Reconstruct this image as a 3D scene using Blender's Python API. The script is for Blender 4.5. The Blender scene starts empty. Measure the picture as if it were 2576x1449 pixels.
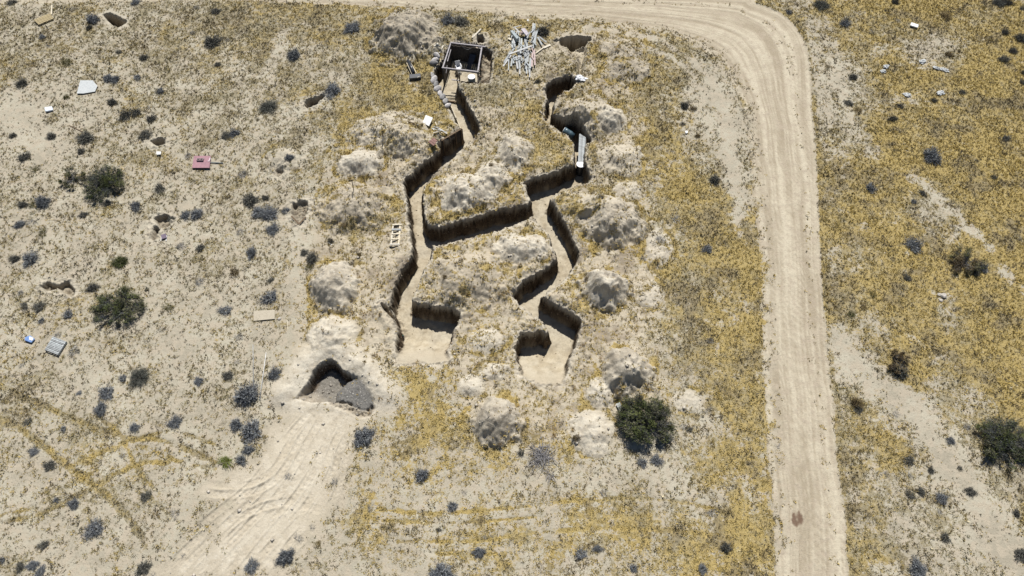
import bpy, math, random
import numpy as np
from mathutils import Vector, Matrix
random.seed(7); RNG = np.random.default_rng(11)
SC = bpy.context.scene
COL = SC.collection
R = math.radians
# ------------------------------------------------------------------ camera model
H, TILT, FV, CU, CV = 40.0, R(32.0), 1288.0/math.tan(R(36.5)), 1288.0, 724.5
CT, ST = math.cos(TILT), math.sin(TILT)
def atz(u, v, z=0.0):
    """plan position (metres) of a traced point (2576-wide survey units) lying at height z"""
    u = np.asarray(u, float); v = np.asarray(v, float)
    dx = (u-CU)/FV; dy = (CV-v)/FV
    y = dy*CT+ST; zz = dy*ST-CT
    t = (H-z)/-zz
    return dx*t, y*t
def P(pts):
    a = np.array(pts, float); x, y = atz(a[:, 0], a[:, 1]); return np.stack([x, y], 1)
cam = bpy.data.cameras.new('camera'); co = bpy.data.objects.new('camera', cam); COL.objects.link(co)
co.location = (0, 0, H); co.rotation_euler = (TILT, 0, 0)
cam.sensor_width = 36; cam.lens = 18/math.tan(R(36.5)); cam.clip_end = 3000; cam.clip_start = 0.5
SC.camera = co
# ------------------------------------------------------------------ light
SUN_EL, SUN_AZ = R(57), R(8)      # azimuth from +Y towards +X
w = bpy.data.worlds.new('World'); SC.world = w; w.use_nodes = True
nt = w.node_tree; sky = nt.nodes.new('ShaderNodeTexSky'); sky.sky_type = 'NISHITA'; sky.sun_disc = False
sky.sun_elevation = SUN_EL; sky.sun_rotation = SUN_AZ; sky.altitude = 800
nt.links.new(sky.outputs[0], nt.nodes['Background'].inputs[0]); nt.nodes['Background'].inputs[1].default_value = 0.05
sl = bpy.data.lights.new('sun', 'SUN'); sl.energy = 5.0; sl.angle = R(0.5); sl.color = (1, .97, .91)
so = bpy.data.objects.new('sun', sl); COL.objects.link(so)
sd = Vector((math.sin(SUN_AZ)*math.cos(SUN_EL), math.cos(SUN_AZ)*math.cos(SUN_EL), math.sin(SUN_EL)))
so.rotation_euler = sd.to_track_quat('Z', 'Y').to_euler(); so.location = (0, 60, 80)
SC.view_settings.view_transform = 'Standard'; SC.view_settings.look = 'None'; SC.view_settings.gamma = 1
SC.view_settings.exposure = 0.12
SC.cycles.diffuse_bounces = 1; SC.cycles.max_bounces = 6
# ------------------------------------------------------------------ noise
_pt = RNG.permutation(256); PERM = np.concatenate([_pt, _pt, _pt])
_ga = RNG.random(256)*2*np.pi; GX, GY = np.cos(_ga).astype('f4'), np.sin(_ga).astype('f4')
def perlin(x, y):
    xi = np.floor(x); yi = np.floor(y); xf = (x-xi).astype('f4'); yf = (y-yi).astype('f4')
    xi = xi.astype(np.int64) & 255; yi = yi.astype(np.int64) & 255
    u = xf*xf*xf*(xf*(xf*6-15)+10); v = yf*yf*yf*(yf*(yf*6-15)+10)
    def g(ix, iy, dx, dy):
        h = PERM[PERM[ix]+iy]; return GX[h]*dx+GY[h]*dy
    a = g(xi, yi, xf, yf); b = g(xi+1, yi, xf-1, yf); c = g(xi, yi+1, xf, yf-1); d = g(xi+1, yi+1, xf-1, yf-1)
    return ((a+u*(b-a))*(1-v)+(c+u*(d-c))*v)*1.5
def fbm(x, y, per, oc=3, gain=.5, ox=0):
    s = 0; a = 1; f = 1/per; t = 0
    for i in range(oc):
        s = s+a*perlin(x*f+ox+i*17.3, y*f+ox*1.7+i*9.1); t += a; a *= gain; f *= 2.03
    return s/t
def sstep(a, b, x):
    t = np.clip((x-a)/(b-a), 0, 1); return t*t*(3-2*t)
# ------------------------------------------------------------------ grid
def axis(segs, near, far, step0, g=1.25):
    out = []
    for a, b, d in segs: out += list(np.linspace(a, b, int(round((b-a)/d)), endpoint=False))
    out.append(segs[-1][1])
    lo = []; p = segs[0][0]; s = step0
    while p > -far: p -= s; s *= g; lo.append(p)
    hi = []; p = segs[-1][1]; s = step0
    while p < far: p += s; s *= g; hi.append(p)
    return np.array(lo[::-1]+out+hi)
GXs = axis([(-50, -24, .1), (-24, 16, .062), (16, 50, .1)], 0, 600, .2)
GYs = axis([(4, 6, .1), (6, 52, .062), (52, 59, .1)], 0, 600, .2)
NX, NY = len(GXs), len(GYs)
X, Y = np.meshgrid(GXs, GYs)      # shape NY,NX
Z = np.zeros_like(X)
def window(pts, m):
    x0, y0 = pts.min(0)-m; x1, y1 = pts.max(0)+m
    i0, i1 = np.searchsorted(GXs, [x0, x1]); j0, j1 = np.searchsorted(GYs, [y0, y1])
    return slice(j0, j1), slice(i0, i1)
def polysdf(x, y, poly):
    """negative inside"""
    d = np.full(x.shape, 1e9); ins = np.zeros(x.shape, bool); n = len(poly)
    for k in range(n):
        ax, ay = poly[k]; bx, by = poly[(k+1) % n]
        ex, ey = bx-ax, by-ay; wx, wy = x-ax, y-ay
        t = np.clip((wx*ex+wy*ey)/(ex*ex+ey*ey+1e-12), 0, 1)
        d = np.minimum(d, (wx-ex*t)**2+(wy-ey*t)**2)
        c = ((ay > y) != (by > y)) & (x < (bx-ax)*(y-ay)/((by-ay) if by != ay else 1e-9)+ax)
        ins ^= c
    d = np.sqrt(d); return np.where(ins, -d, d)
def linedist(x, y, pl):
    """distance, signed side, arclength to a polyline"""
    d = np.full(x.shape, 1e9); s = np.zeros(x.shape); sg = np.zeros(x.shape); acc = 0
    for k in range(len(pl)-1):
        ax, ay = pl[k]; bx, by = pl[k+1]; ex, ey = bx-ax, by-ay; L = math.hypot(ex, ey)
        wx, wy = x-ax, y-ay; t = np.clip((wx*ex+wy*ey)/(L*L), 0, 1)
        dd = np.hypot(wx-ex*t, wy-ey*t); m = dd < d
        d = np.where(m, dd, d); s = np.where(m, acc+t*L, s); sg = np.where(m, np.sign(ex*wy-ey*wx), sg); acc += L
    return d, sg, s
def smoothline(pts, n=8):
    p = np.array(pts, float); q = np.vstack([2*p[0]-p[1], p, 2*p[-1]-p[-2]]); out = []
    for i in range(1, len(q)-2):
        for t in np.linspace(0, 1, n, endpoint=False):
            a, b, c, d = q[i-1], q[i], q[i+1], q[i+2]
            out.append(.5*((2*b)+(-a+c)*t+(2*a-5*b+4*c-d)*t*t+(-a+3*b-3*c+d)*t**3))
    out.append(p[-1]); return np.array(out)
# ------------------------------------------------------------------ vegetation cover
VC = [(100,100,.6,.45),(300,80,.55,.35),(600,80,.75,.5),(850,60,.7,.6),(60,30,.5,.3),(450,150,.6,.4),(700,180,.6,.5),(200,250,.4,.3),(60,300,.22,.2),(500,250,.5,.4),(650,350,.45,.35),(400,300,.45,.35),(100,380,.3,.25),(300,400,.5,.4),(500,430,.4,.4),(700,430,.45,.5),(800,300,.5,.45),(100,480,.35,.3),(300,560,.45,.45),(550,500,.4,.35),(700,560,.35,.35),(60,600,.4,.35),(200,620,.35,.4),(450,650,.36,.35),(600,700,.33,.3),(150,760,.42,.4),(450,760,.33,.3),(300,880,.33,.4),(500,850,.24,.3),(650,880,.28,.35),(60,900,.42,.4),(450,930,.35,.35),(200,940,.3,.35),(600,960,.35,.4),(50,1020,.55,.6),(200,1050,.38,.45),(400,1080,.35,.4),(550,1060,.32,.35),(60,1150,.28,.4),(250,1180,.5,.55),(400,1200,.38,.45),(100,1280,.4,.5),(300,1330,.28,.35),(60,1400,.33,.3),(200,1430,.24,.3),(400,1400,.18,.3),(500,1250,.2,.3),
(1000,960,.55,1),(1080,940,.6,.95),(1050,1000,.5,1),(1000,1100,.45,.8),(1100,1200,.45,.85),(950,1250,.45,.7),(1200,1250,.45,.8),(1000,1380,.42,.7),(1200,1400,.4,.6),(1400,1350,.48,.7),(1500,1300,.62,.85),(1600,1330,.75,.85),(1500,1430,.38,.5),(1350,1050,.5,.75),(1400,1200,.4,.6),(1550,1200,.3,.45),(1700,1200,.35,.5),(1800,1250,.6,.8),(1850,1350,.65,.8),(1700,1420,.6,.65),(850,1400,.33,.4),(900,1180,.48,.7),
(1650,200,.75,.65),(1750,130,.5,.5),(1700,350,.65,.75),(1750,500,.75,.75),(1700,650,.75,.7),(1800,700,.8,.8),(1850,600,.85,.85),(1800,400,.6,.6),(1830,350,.22,.3),(1800,250,.35,.35),(1700,800,.65,.7),(1800,850,.8,.8),(1750,950,.5,.55),(1850,1000,.8,.8),(1800,1100,.5,.6),(1880,1150,.8,.85),(1650,880,.45,.5),(1640,600,.6,.6),
(1400,60,.6,.6),(1250,250,.65,.55),(1300,320,.7,.6),(1380,370,.75,.65),(1400,150,.6,.5),(1500,80,.6,.6),(950,200,.75,.75),(1000,250,.8,.7),(900,260,.7,.65),(1060,230,.7,.7),(850,180,.5,.5),(800,60,.75,.6),(1150,60,.6,.6),(1180,520,.65,.9),(1130,540,.7,.9),(1150,620,.45,.9),(1120,420,.5,.8),(1200,760,.45,.7),(1480,690,.4,.9),(1500,850,.55,.8),(1440,760,.6,.75),(1200,900,.5,.8),(1330,580,.5,.8),(1180,800,.4,.7),(900,620,.5,.7),(920,730,.4,.8),(880,650,.5,.8),(780,780,.55,.85),(770,850,.5,.75),(950,830,.25,.7),(900,850,.4,.8),(1000,400,.4,.7),(1600,800,.45,.6),(1550,600,.45,.7),(930,580,.5,.6),
(2150,100,.7,.75),(2300,60,.85,.85),(2450,60,.8,.8),(2120,200,.5,.45),(2300,200,.75,.75),(2450,200,.95,.95),(2350,130,.35,.35),(2150,350,.5,.5),(2250,350,.9,.9),(2400,330,.9,.9),(2550,350,.85,.9),(2450,450,.95,1),(2200,470,.8,.8),(2130,560,.75,.75),(2230,600,.75,.8),(2350,550,.6,.6),(2500,520,.85,.9),(2420,620,.7,.75),(2540,650,.85,.9),(2150,700,.7,.7),(2300,750,.85,.9),(2450,750,.9,.95),(2400,820,.6,.6),(2550,800,1,1),(2150,850,.65,.6),(2300,900,.8,.85),(2450,900,.85,.9),(2550,950,.8,.85),(2150,1000,.7,.6),(2400,1000,.55,.5),(2500,1200,.6,.5),(2250,1100,.7,.6),(2350,1250,.55,.35),(2200,1250,.6,.5),(2180,1400,.65,.6),(2300,1380,.45,.35),(2400,1400,.4,.3),(2540,1350,.7,.55)]
vc = np.array(VC); vx, vy = atz(vc[:, 0], vc[:, 1])
def rbf(x, y):
    num = np.zeros(x.shape); nu2 = np.zeros(x.shape); den = np.full(x.shape, 1e-9)
    for a, b, c, d in zip(vx, vy, vc[:, 2], vc[:, 3]):
        r2 = ((x-a)**2+((y-b)*.8)**2)
        k = 1/(r2+1.2)**2; num += k*c; nu2 += k*d; den += k
    return num/den, nu2/den
cx = np.linspace(-60, 60, 241); cy = np.linspace(-10, 75, 171)
CX, CY = np.meshgrid(cx, cy); cv_, cyl = rbf(CX, CY)
def bil(gx, gy, g, x, y):
    x = np.clip(x, gx[0], gx[-1]-1e-6); y = np.clip(y, gy[0], gy[-1]-1e-6)
    i = np.clip(np.searchsorted(gx, x, side='right')-1, 0, len(gx)-2); j = np.clip(np.searchsorted(gy, y, side='right')-1, 0, len(gy)-2)
    fx = (x-gx[i])/(gx[i+1]-gx[i]); fy = (y-gy[j])/(gy[j+1]-gy[j])
    return (g[j, i]*(1-fx)+g[j, i+1]*fx)*(1-fy)+(g[j+1, i]*(1-fx)+g[j+1, i+1]*fx)*fy
VEG = bil(cx, cy, cv_, X, Y); YEL = bil(cx, cy, cyl, X, Y)
N1 = fbm(X, Y, 3.2, 4, .6); N2 = fbm(X, Y, .55, 3, .6, 5); N3 = fbm(X, Y, 1.3, 3, .6, 9)
VEG = VEG*.92+.05+.42*N1+.30*N3+.12*N2; YEL = YEL+.45*fbm(X, Y, 5, 3, .6, 3)
SPOIL = np.zeros_like(X); DARK = np.zeros_like(X); BARE = np.zeros_like(X); FLOOR = np.zeros_like(X)
STAIN = np.zeros_like(X); STREAK = np.zeros_like(X); PALE = np.zeros_like(X); WALL = np.zeros_like(X); GREY = np.zeros_like(X)
Z += .10*fbm(X, Y, 9, 3)
# wide bare strips (survey lines, half width m, strength)
for pl, hw, st in [([(2090,860),(2200,960),(2300,1040),(2390,1150),(2450,1250),(2500,1330),(2570,1420)], 1.3, .75),
                   ([(2290,440),(2350,490),(2440,570),(2500,640),(2576,740)], .55, .5),
                   ([(1790,200),(1815,280),(1830,350),(1845,430),(1860,520)], .6, .5),
                   ([(775,600),(750,660),(740,760),(745,850),(735,930)], .55, .45),
                   ([(1480,68),(1640,98),(1735,150),(1795,220),(1830,320),(1848,450),(1862,600)], .3, .6), ([(1540,92),(1670,135),(1740,190),(1775,260),(1795,340)], .22, .5), ([(2035,100),(2060,200),(2080,300)], .7, .35), ([(715,60),(700,130),(665,190)], .6, .4),
                   ([(2060,60),(2100,120),(2120,230),(2160,330)], .7, .3), ([(0,290),(60,310),(120,380)], 1.2, .3)]:
    q = smoothline(P(pl)); s = window(q, hw*2+2); d, _, _ = linedist(X[s], Y[s], q)
    d = d+.5*N3[s]+.3*N2[s]
    VEG[s] -= .75*st*sstep(hw*1.8, hw*.1, d)
# vegetated wheel tracks
for pl, hw, st in [([(-10,965),(60,1000),(130,1030),(230,1072),(330,1102),(400,1105),(470,1130),(540,1165)], .22, .55),
                   ([(-10,1050),(60,1085),(130,1140),(180,1180),(240,1225),(290,1270),(355,1345)], .25, .6),
                   ([(-10,1315),(70,1300),(150,1270),(210,1238),(290,1195),(350,1165),(420,1165)], .2, .5),
                   ([(-10,1300),(90,1272),(180,1215),(225,1195)], .17, .45), ([(170,1175),(215,1155),(320,1110)], .16, .35),
                   ([(330,1110),(420,1085),(480,1095),(545,1120)], .16, .4), ([(350,1120),(450,1160),(540,1180)], .16, .35),
                   ([(380,1250),(430,1300),(450,1320)], .15, .3), ([(240,1045),(300,1090),(340,1170),(400,1240)], .16, .3),
                   ([(950,1280),(1100,1292),(1300,1275),(1500,1255),(1700,1260),(1850,1300),(1930,1350)], .14, .28),
                   ([(960,1310),(1150,1315),(1350,1300)], .1, .28), ([(1000,1362),(1200,1360),(1400,1335),(1600,1330),(1800,1350),(1940,1400)], .14, .28),
                   ([(980,1385),(1100,1392),(1250,1395)], .1, .2), ([(940,1240),(915,1300),(900,1360)], .12, .25)]:
    q = smoothline(P(pl)); s = window(q, 1.5); d, _, _ = linedist(X[s], Y[s], q); d = d+.12*N2[s]
    hw *= .75; k = sstep(hw*1.6, hw*.4, d)*np.clip(.75+1.2*fbm(X[s], Y[s], 1.1, 2, .5, 18), 0, 1); VEG[s] += st*k*1.25; YEL[s] += .2*k; Z[s] -= .03*k
# ------------------------------------------------------------------ mounds (u, v, ru, rv, height, grey, dark, cover)
MOUNDS = [(1022,92,86,66,1.35,.5,.85,.12),(985,335,112,56,.8,.5,.35,.35),(1030,370,60,35,.5,.3,.3,.4),(905,415,58,38,.75,1,.45,.05),(893,520,85,62,.9,.25,.7,.35),(838,722,62,66,1.0,.9,.6,.0),(838,835,62,42,.5,.8,.1,.1),
 (1180,480,82,50,.9,.85,.3,.15),(1240,440,40,40,.6,.9,.4,.1),(1292,385,46,52,.85,.8,.55,.1),(1180,700,105,75,.85,.2,.6,.3),(1310,625,72,40,.65,1,.25,.1),(1540,560,82,72,1.1,.6,.55,.2),(1470,520,55,36,.6,.3,.4,.4),(1521,728,60,56,1.15,1,.5,.0),(1578,935,64,62,1.1,.8,.6,.05),(1245,1060,66,62,1.0,.85,.75,.08),(1480,290,80,52,.85,.35,.6,.35),(1540,305,42,34,.5,.8,.25,.05),(1560,400,58,45,.55,.5,.3,.25),(1575,170,58,42,.65,.4,.7,.3),(1560,125,60,34,.5,.3,.6,.4),(1225,860,45,34,.3,.7,.1,.2),(1185,975,38,28,.25,.9,.0,.1),(1240,935,40,24,.2,.8,.1,.3),(1490,1085,58,55,.35,.8,.15,.05),(1515,990,42,38,.3,.8,.2,.2),(1580,480,40,26,.3,.7,.2,.3),(1150,510,45,30,.4,.9,.2,.1),(600,590,1,1,0,0,0,0),
 (1660,620,34,50,.2,.5,.2,.3),(1730,1010,40,30,.12,.6,.1,.2),(1630,740,40,34,.2,.6,.2,.3),(1650,650,30,30,.15,.5,.1,.4),(720,400,50,34,.25,.2,.3,.4),(575,600,10,8,.1,.3,.2,.3)]
MID = np.full(X.shape, -1, int)
for mi, (u, v, ru, rv, h, gr, dk, cvr) in enumerate(MOUNDS):
    if h == 0: continue
    # the traced outline is the silhouette: shift the plan centre for the height of the crest
    cxm, cym = [float(a) for a in atz(u, v, h*.3)]
    ru *= 1.14; rv *= 1.12; x1, _ = atz(u+ru, v, h*.3); _, ya = atz(u, v-rv, h*.3); _, yb = atz(u, v+rv, 0)
    rx = float(x1)-cxm; ry = float(ya-yb)/2; cym = float(ya+yb)/2
    s = window(np.array([[cxm-rx, cym-ry], [cxm+rx, cym+ry]]), 1.0)
    x, y = X[s], Y[s]
    r = np.hypot((x-cxm)/rx, (y-cym)/ry)
    r = r*(1+.34*fbm(x, y, 1.5, 2, .5, mi)+.16*fbm(x, y, .5, 2, .5, mi+3))
    p = np.clip(1-r, 0, None)
    hh = h*(1.9 if mi in (0, 5, 12, 14, 15, 16) else 1.6)*(.45*sstep(0, 1, p)+.55*np.clip(p, 0, 1)**.95*sstep(1.25, .55, p)**.5)
    hh *= 1+.18*fbm(x, y, .9, 3, .6, mi+20)
    hh += sstep(0, .3, p)*(.08*np.maximum(fbm(x, y, .45, 3, .6, mi+7), -.15)+.05*np.maximum(fbm(x, y, .2, 2, .6, mi+11), .05)+.02*fbm(x, y, .18, 2, .6, mi+9))
    Z[s] = np.maximum(Z[s], 0)*0+Z[s]+np.where(hh > 0, hh, 0)*(1 if MID is None else 1)
    k = sstep(0, .35, p+.25*N3[s]*(p > 0))
    SPOIL[s] = SPOIL[s]*(1-k)+k*np.clip(gr+.30*fbm(x, y, 1.2, 3, .6, mi+31), 0, 1)
    DARK[s] = DARK[s]*(1-k)+k*np.clip(dk*.9+.5*fbm(x, y, 1.6, 3, .6, mi+37)-.25, 0, 1)
    VEG[s] = VEG[s]*(1-k)+k*(cvr*1.1-.05+.55*N3[s]*(cvr+.15)/.3+.2*N1[s])
    ring = sstep(.0, .08, .14-np.abs(r-1.05))*np.clip(.25+2.2*fbm(x, y, 1.3, 2, .6, mi+50), 0, 1); VEG[s] += .38*ring; YEL[s] += .3*ring
    MID[s] = np.where(p > .04, mi, MID[s])
# disturbed, paler and lumpier ground all round the diggings
ZONE = P([(860,380),(1000,270),(1090,330),(1180,250),(1260,280),(1350,180),(1400,70),(1600,70),(1640,200),(1620,420),(1640,600),(1690,640),(1660,850),(1680,1000),(1560,1130),(1400,1130),(1150,1130),(1160,1000),(1120,930),(960,930),(960,1040),(760,1040),(730,980),(780,760),(790,640),(800,500)])
s = window(ZONE, 3); zd = polysdf(X[s], Y[s], ZONE)+1.2*N1[s]
k = sstep(.8, -1.2, zd); MS = MID[s] < 0
SPOIL[s] = np.where(MS, np.maximum(SPOIL[s], k*np.clip(-.02+.9*N3[s]+.5*N1[s], 0, .7)), SPOIL[s])
VEG[s] -= np.where(MS, .10*k*(1+1.2*N3[s]), 0); PALE[s] = k*.8; DARK[s] = np.where(MS, np.maximum(DARK[s], 1.0*k*sstep(.0, .38, fbm(X[s], Y[s], 2.2, 4, .6, 44))), DARK[s])
Z[s] += k*(.11*fbm(X[s], Y[s], .8, 3, .6, 41)+.03*np.abs(fbm(X[s], Y[s], .3, 2, .6, 43)))
# ------------------------------------------------------------------ road
RL = [(600,2),(740,8),(1000,20),(1200,34),(1300,46),(1500,58),(1620,75),(1700,95),(1760,125),(1810,165),(1845,215),(1872,280),(1885,400),(1893,500),(1905,600),(1913,700),(1916,850),(1922,1000),(1932,1150),(1942,1250),(1948,1449),(1950,1530)]
RR = [(2143,1530),(2137,1449),(2125,1300),(2105,1150),(2097,1000),(2087,950),(2080,850),(2068,700),(2063,600),(2056,420),(2050,340),(2043,270),(2040,200),(2028,120),(2005,70),(1965,32),(1900,5),(1860,-10),(1300,-14),(600,-20)]
farm = [(-200,-24),(-200,-2)]
rl = smoothline(P(RL), 5); rr = smoothline(P(RR), 5)
ROAD = np.vstack([rl, rr])
# the road runs on out of the frame at both ends
ex = P([(600,-20),(600,2)]); dirx = np.array([-1, -.02])
ROAD = np.vstack([rl, rr[:1]+[(.8, -25)], rr])
ROAD = np.vstack([[rl[0]+dirx*60], rl, [rl[-1]+np.array([.2, -40])], [rr[0]+np.array([.6, -40])], rr, [rr[-1]+dirx*60]])
s = window(ROAD, 2.5); x, y = X[s], Y[s]
rd = polysdf(x, y, ROAD); _rawrd = rd.copy()
rd = rd+(.10*N2[s]+.12*fbm(x, y, 1.5, 2, .5, 51))*np.where(x < 25, 1, 1)
left_d, _, arc = linedist(x, y, np.vstack([[rl[0]+dirx*60], rl, [rl[-1]+np.array([.2, -40])]]))
right_d, _, _ = linedist(x, y, np.vstack([[rr[0]+np.array([.6, -40])], rr, [rr[-1]+dirx*60]]))
fr = left_d/(left_d+right_d+1e-6)
edge_l = sstep(1.5, 0, np.where(left_d < right_d, left_d, 9)); inr = sstep(.12, -.15, rd)*(1-np.clip(edge_l*(.35+1.6*fbm(x, y, 1.4, 3, .6, 52)), 0, .85))
frw = fr+.012*np.sin(arc*.35)+.03*fbm(x, y, 4, 2, .5, 59); st = perlin(frw*22, arc*.12)*.7+perlin(frw*48+9, arc*.3)*.6+.8*perlin(frw*8+3, arc*.06)+.5*fbm(x, y, 1.0, 3, .6, 60)
BARE[s] = np.maximum(BARE[s], inr); STREAK[s] = inr*np.clip(.5+.9*st, 0, 1)
rv = .02+.25*(sstep(.10, .02, np.abs(fr-.80+.02*np.sin(arc*.3)))*(fbm(x, y, 1.2, 2, .5, 55)+.35))+.30*sstep(.16, .0, fr)*sstep(.1, .5, fbm(x, y, 1.8, 2, .5, 56)+.3)
rv += .65*sstep(28, 38, y)*sstep(.28, .05, fr)*(fbm(x, y, 1.6, 3, .6, 57)+.35)
rv += .5*sstep(.05, .0, fr)*(N1[s]+.3)
VEG[s] = VEG[s]*(1-inr)+inr*np.clip(rv, 0, 1); YEL[s] = YEL[s]+inr*.2
Z[s] = Z[s]*(1-.6*inr)-.07*inr+inr*.034*st+inr*.012*fbm(x, y, .2, 2, .6, 58)
rs = sstep(.6, .4, right_d); VEG[s] += rs*.25*sstep(.35, .02, np.abs(_rawrd-.2))*(_rawrd > 0)
SPOIL[s] *= 1-inr
IS_ROAD = np.zeros(X.shape, bool); IS_ROAD[s] = rd < 0
# damp patch spilled on the road
for u, v, r_ in [(1999,1300,.11),(1998,1309,.13),(2003,1315,.12),(2013,1297,.10),(2015,1308,.14),(2011,1290,.06),(2009,1315,.07)]:
    a, b = atz(u, v); s2 = window(np.array([[a-1, b-1], [a+1, b+1]]), 0); r_ *= 1.0
    STAIN[s2] = np.maximum(STAIN[s2], sstep(r_+.05, r_-.03, np.hypot(X[s2]-a, (Y[s2]-b)*.6)+.1*N2[s2]))
# ------------------------------------------------------------------ graded apron with tyre prints
GR = P([(750,1010),(830,1022),(930,1042),(880,1110),(865,1200),(810,1280),(790,1340),(740,1400),(690,1460),(400,1460),(470,1400),(540,1330),(585,1270),(520,1225),(560,1200),(640,1165),(690,1085)])
s = window(GR, 2); x, y = X[s], Y[s]; g = polysdf(x, y, GR)+.9*N3[s]+.9*N1[s]+.3*N2[s]; k = sstep(.8, -.9, g)
VEG[s] = VEG[s]*(1-k)+k*(.02+.25*N1[s]); SPOIL[s] = np.maximum(SPOIL[s], k*(.5+.3*N1[s])); PALE[s] = np.maximum(PALE[s], k); BARE[s] = np.maximum(BARE[s], k*.8)
TR = []
main = [[(792,1006),(730,1075),(680,1150),(625,1225),(530,1305),(380,1440)],[(850,1040),(812,1110),(775,1180),(722,1262),(640,1350),(540,1470)],[(915,1070),(880,1140),(862,1210),(825,1290),(755,1375),(670,1480)]]
for bi, (a_, b_, n_) in enumerate(((0, 1, 8), (1, 2, 6))):
    for k_ in range(n_):
        t_ = (k_+.5*bi)/n_; TR.append([((1-t_)*p_[0]+t_*q_[0]+5*math.sin(k_*2.3+m_), (1-t_)*p_[1]+t_*q_[1]) for m_, (p_, q_) in enumerate(zip(main[a_], main[b_]))])
TR += [[(740,1105),(695,1175),(630,1218),(560,1222),(470,1205)],[(750,1130),(700,1200),(640,1236),(560,1244),(500,1236)],[(825,1288),(760,1274),(700,1288),(630,1325),(560,1385)],[(840,1272),(770,1262),(690,1268),(610,1300),(520,1375)],[(610,1270),(560,1300),(500,1360)]]
for i, pl in enumerate(TR):
    q = smoothline(P(pl)); s = window(q, .8); x, y = X[s], Y[s]; d, sg, a = linedist(x, y, q); t = d*sg; Lq = a.max()
    hw = .20; fade = sstep(0, 1.5, a)*sstep(0, 1.5, Lq-a)*np.clip(.35+1.7*fbm(x, y, 2.2, 2, .5, 300+i), 0, 1); k = sstep(hw+.06, hw-.04, d)*fade
    tread = np.sin(2*np.pi*(a+np.abs(t)*.9)/.34)
    edge = np.exp(-((d-hw-.05)/.07)**2)*fade
    Z[s] += k*(-.04+.015*tread)+.045*edge*(1+.8*fbm(x, y, .8, 2, .5, i))
    SPOIL[s] = np.clip(SPOIL[s]+.15*k*(1 if i % 2 else -1), 0, 1); VEG[s] -= .3*k
# ------------------------------------------------------------------ trenches
TRENCH_V = [(1128,112),(1136,105),(1175,108),(1200,110),(1228,118),(1241,134),(1239,173),(1231,208),(1201,209),(1153,207),(1156,217),(1167,233),(1182,267),(1197,293),(1209,318),(1207,328),(1191,348),
 (1180,362),(1167,371),(1148,390),(1115,415),(1090,440),(1072,462),(1066,478),(1066,503),(1069,540),(1074,558),(1082,566),(1105,568),(1138,557),(1188,545),(1238,528),(1288,519),(1332,509),(1335,500),(1328,490),(1320,466),(1316,457),(1338,447),(1372,438),(1405,428),(1422,418),(1443,414),
 (1444,400),(1444,375),(1440,354),(1430,343),(1415,333),(1392,318),(1373,305),(1369,297),(1369,268),(1377,247),(1369,225),(1375,212),(1392,200),(1422,190),(1438,188),(1450,200),(1453,208),(1438,222),(1418,231),(1403,240),(1397,255),(1393,285),(1402,292),(1422,302),(1448,305),(1468,320),(1476,337),(1489,350),(1485,357),(1473,363),(1474,400),(1485,430),(1489,447),(1480,461),(1463,463),(1430,471),(1402,486),(1384,500),
 (1402,522),(1415,548),(1435,582),(1448,608),(1459,634),(1454,655),(1446,671),(1428,696),(1405,716),(1378,736),(1368,746),(1398,762),(1428,781),(1458,797),(1464,808),(1459,833),(1451,855),(1446,876),(1436,903),(1427,940),(1418,964),(1400,968),(1365,966),(1330,955),(1305,942),(1304,916),(1294,905),(1297,875),(1303,850),(1308,838),(1338,835),(1360,830),(1376,838),(1380,834),(1368,816),(1352,800),(1315,773),(1284,746),(1299,726),(1313,704),(1338,696),(1357,681),(1380,666),(1397,651),(1392,630),(1381,598),(1374,582),(1362,566),(1338,545),(1305,563),(1255,580),(1205,591),(1155,605),(1105,616),(1088,617),
 (1088,632),(1082,652),(1072,672),(1063,692),(1052,718),(1038,748),(1034,757),(1052,763),(1088,768),(1125,773),(1159,787),(1157,811),(1143,831),(1135,860),(1126,883),(1131,908),(1100,916),(1050,914),(998,918),(994,900),(998,880),(999,850),(996,815),(990,795),(976,772),(981,755),(986,732),(992,710),(1006,680),(1022,660),(1034,645),(1036,640),(1031,593),(1026,550),(1022,503),(1018,478),(1013,460),(1017,448),(1040,430),(1065,405),(1087,392),(1101,378),(1104,370),(1098,362),(1108,352),(1126,349),(1157,322),(1152,316),(1140,296),(1126,262),(1112,240),(1103,222),(1092,200),(1090,182),(1098,162),(1110,150),(1120,128)]
TP = P(TRENCH_V); s = window(TP, 1.6); x, y = X[s], Y[s]
sd = polysdf(x, y, TP)
sd = sd+.17*fbm(x, y, .9, 3, .6, 61)+.13*fbm(x, y, .30, 3, .6, 63)
TD = 1.62
fl = np.full(x.shape, -TD)
_, ya = atz(1050, 850, -1.8); _, yb = atz(1050, 912, 0)
lowL = (x < float(atz(1200, 850)[0])) & (y < float(atz(0, 700)[1])); fl = np.where(lowL, np.maximum(fl, -TD+(TD-.05)*sstep(float(ya), float(yb), y)), fl)
_, ya = atz(1350, 885, -1.8); _, yb = atz(1350, 972, 0)
lowR = (x > float(atz(1200, 850)[0])) & (y < float(atz(0, 800)[1])); fl = np.where(lowR, np.maximum(fl, -TD+(TD-.12)*sstep(float(ya), float(yb), y)), fl)
_, yr = atz(1145, 252, -1.7); room = (x < float(atz(1260, 200)[0])) & (y > float(yr)); fl = np.where(room, -1.50, fl)
strip = (x > float(atz(1213, 120, .3)[0])-.1) & room; fl = np.where(strip, -.75+.35*fbm(x, y, .8, 3, .6, 64), fl)
fl += .05*fbm(x, y, 1.4, 3, .5, 65)+.035*fbm(x, y, .32, 3, .6, 66)
wn = np.clip(.26+.22*fbm(x, y, 1.1, 2, .5, 67), .12, .55)
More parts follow.
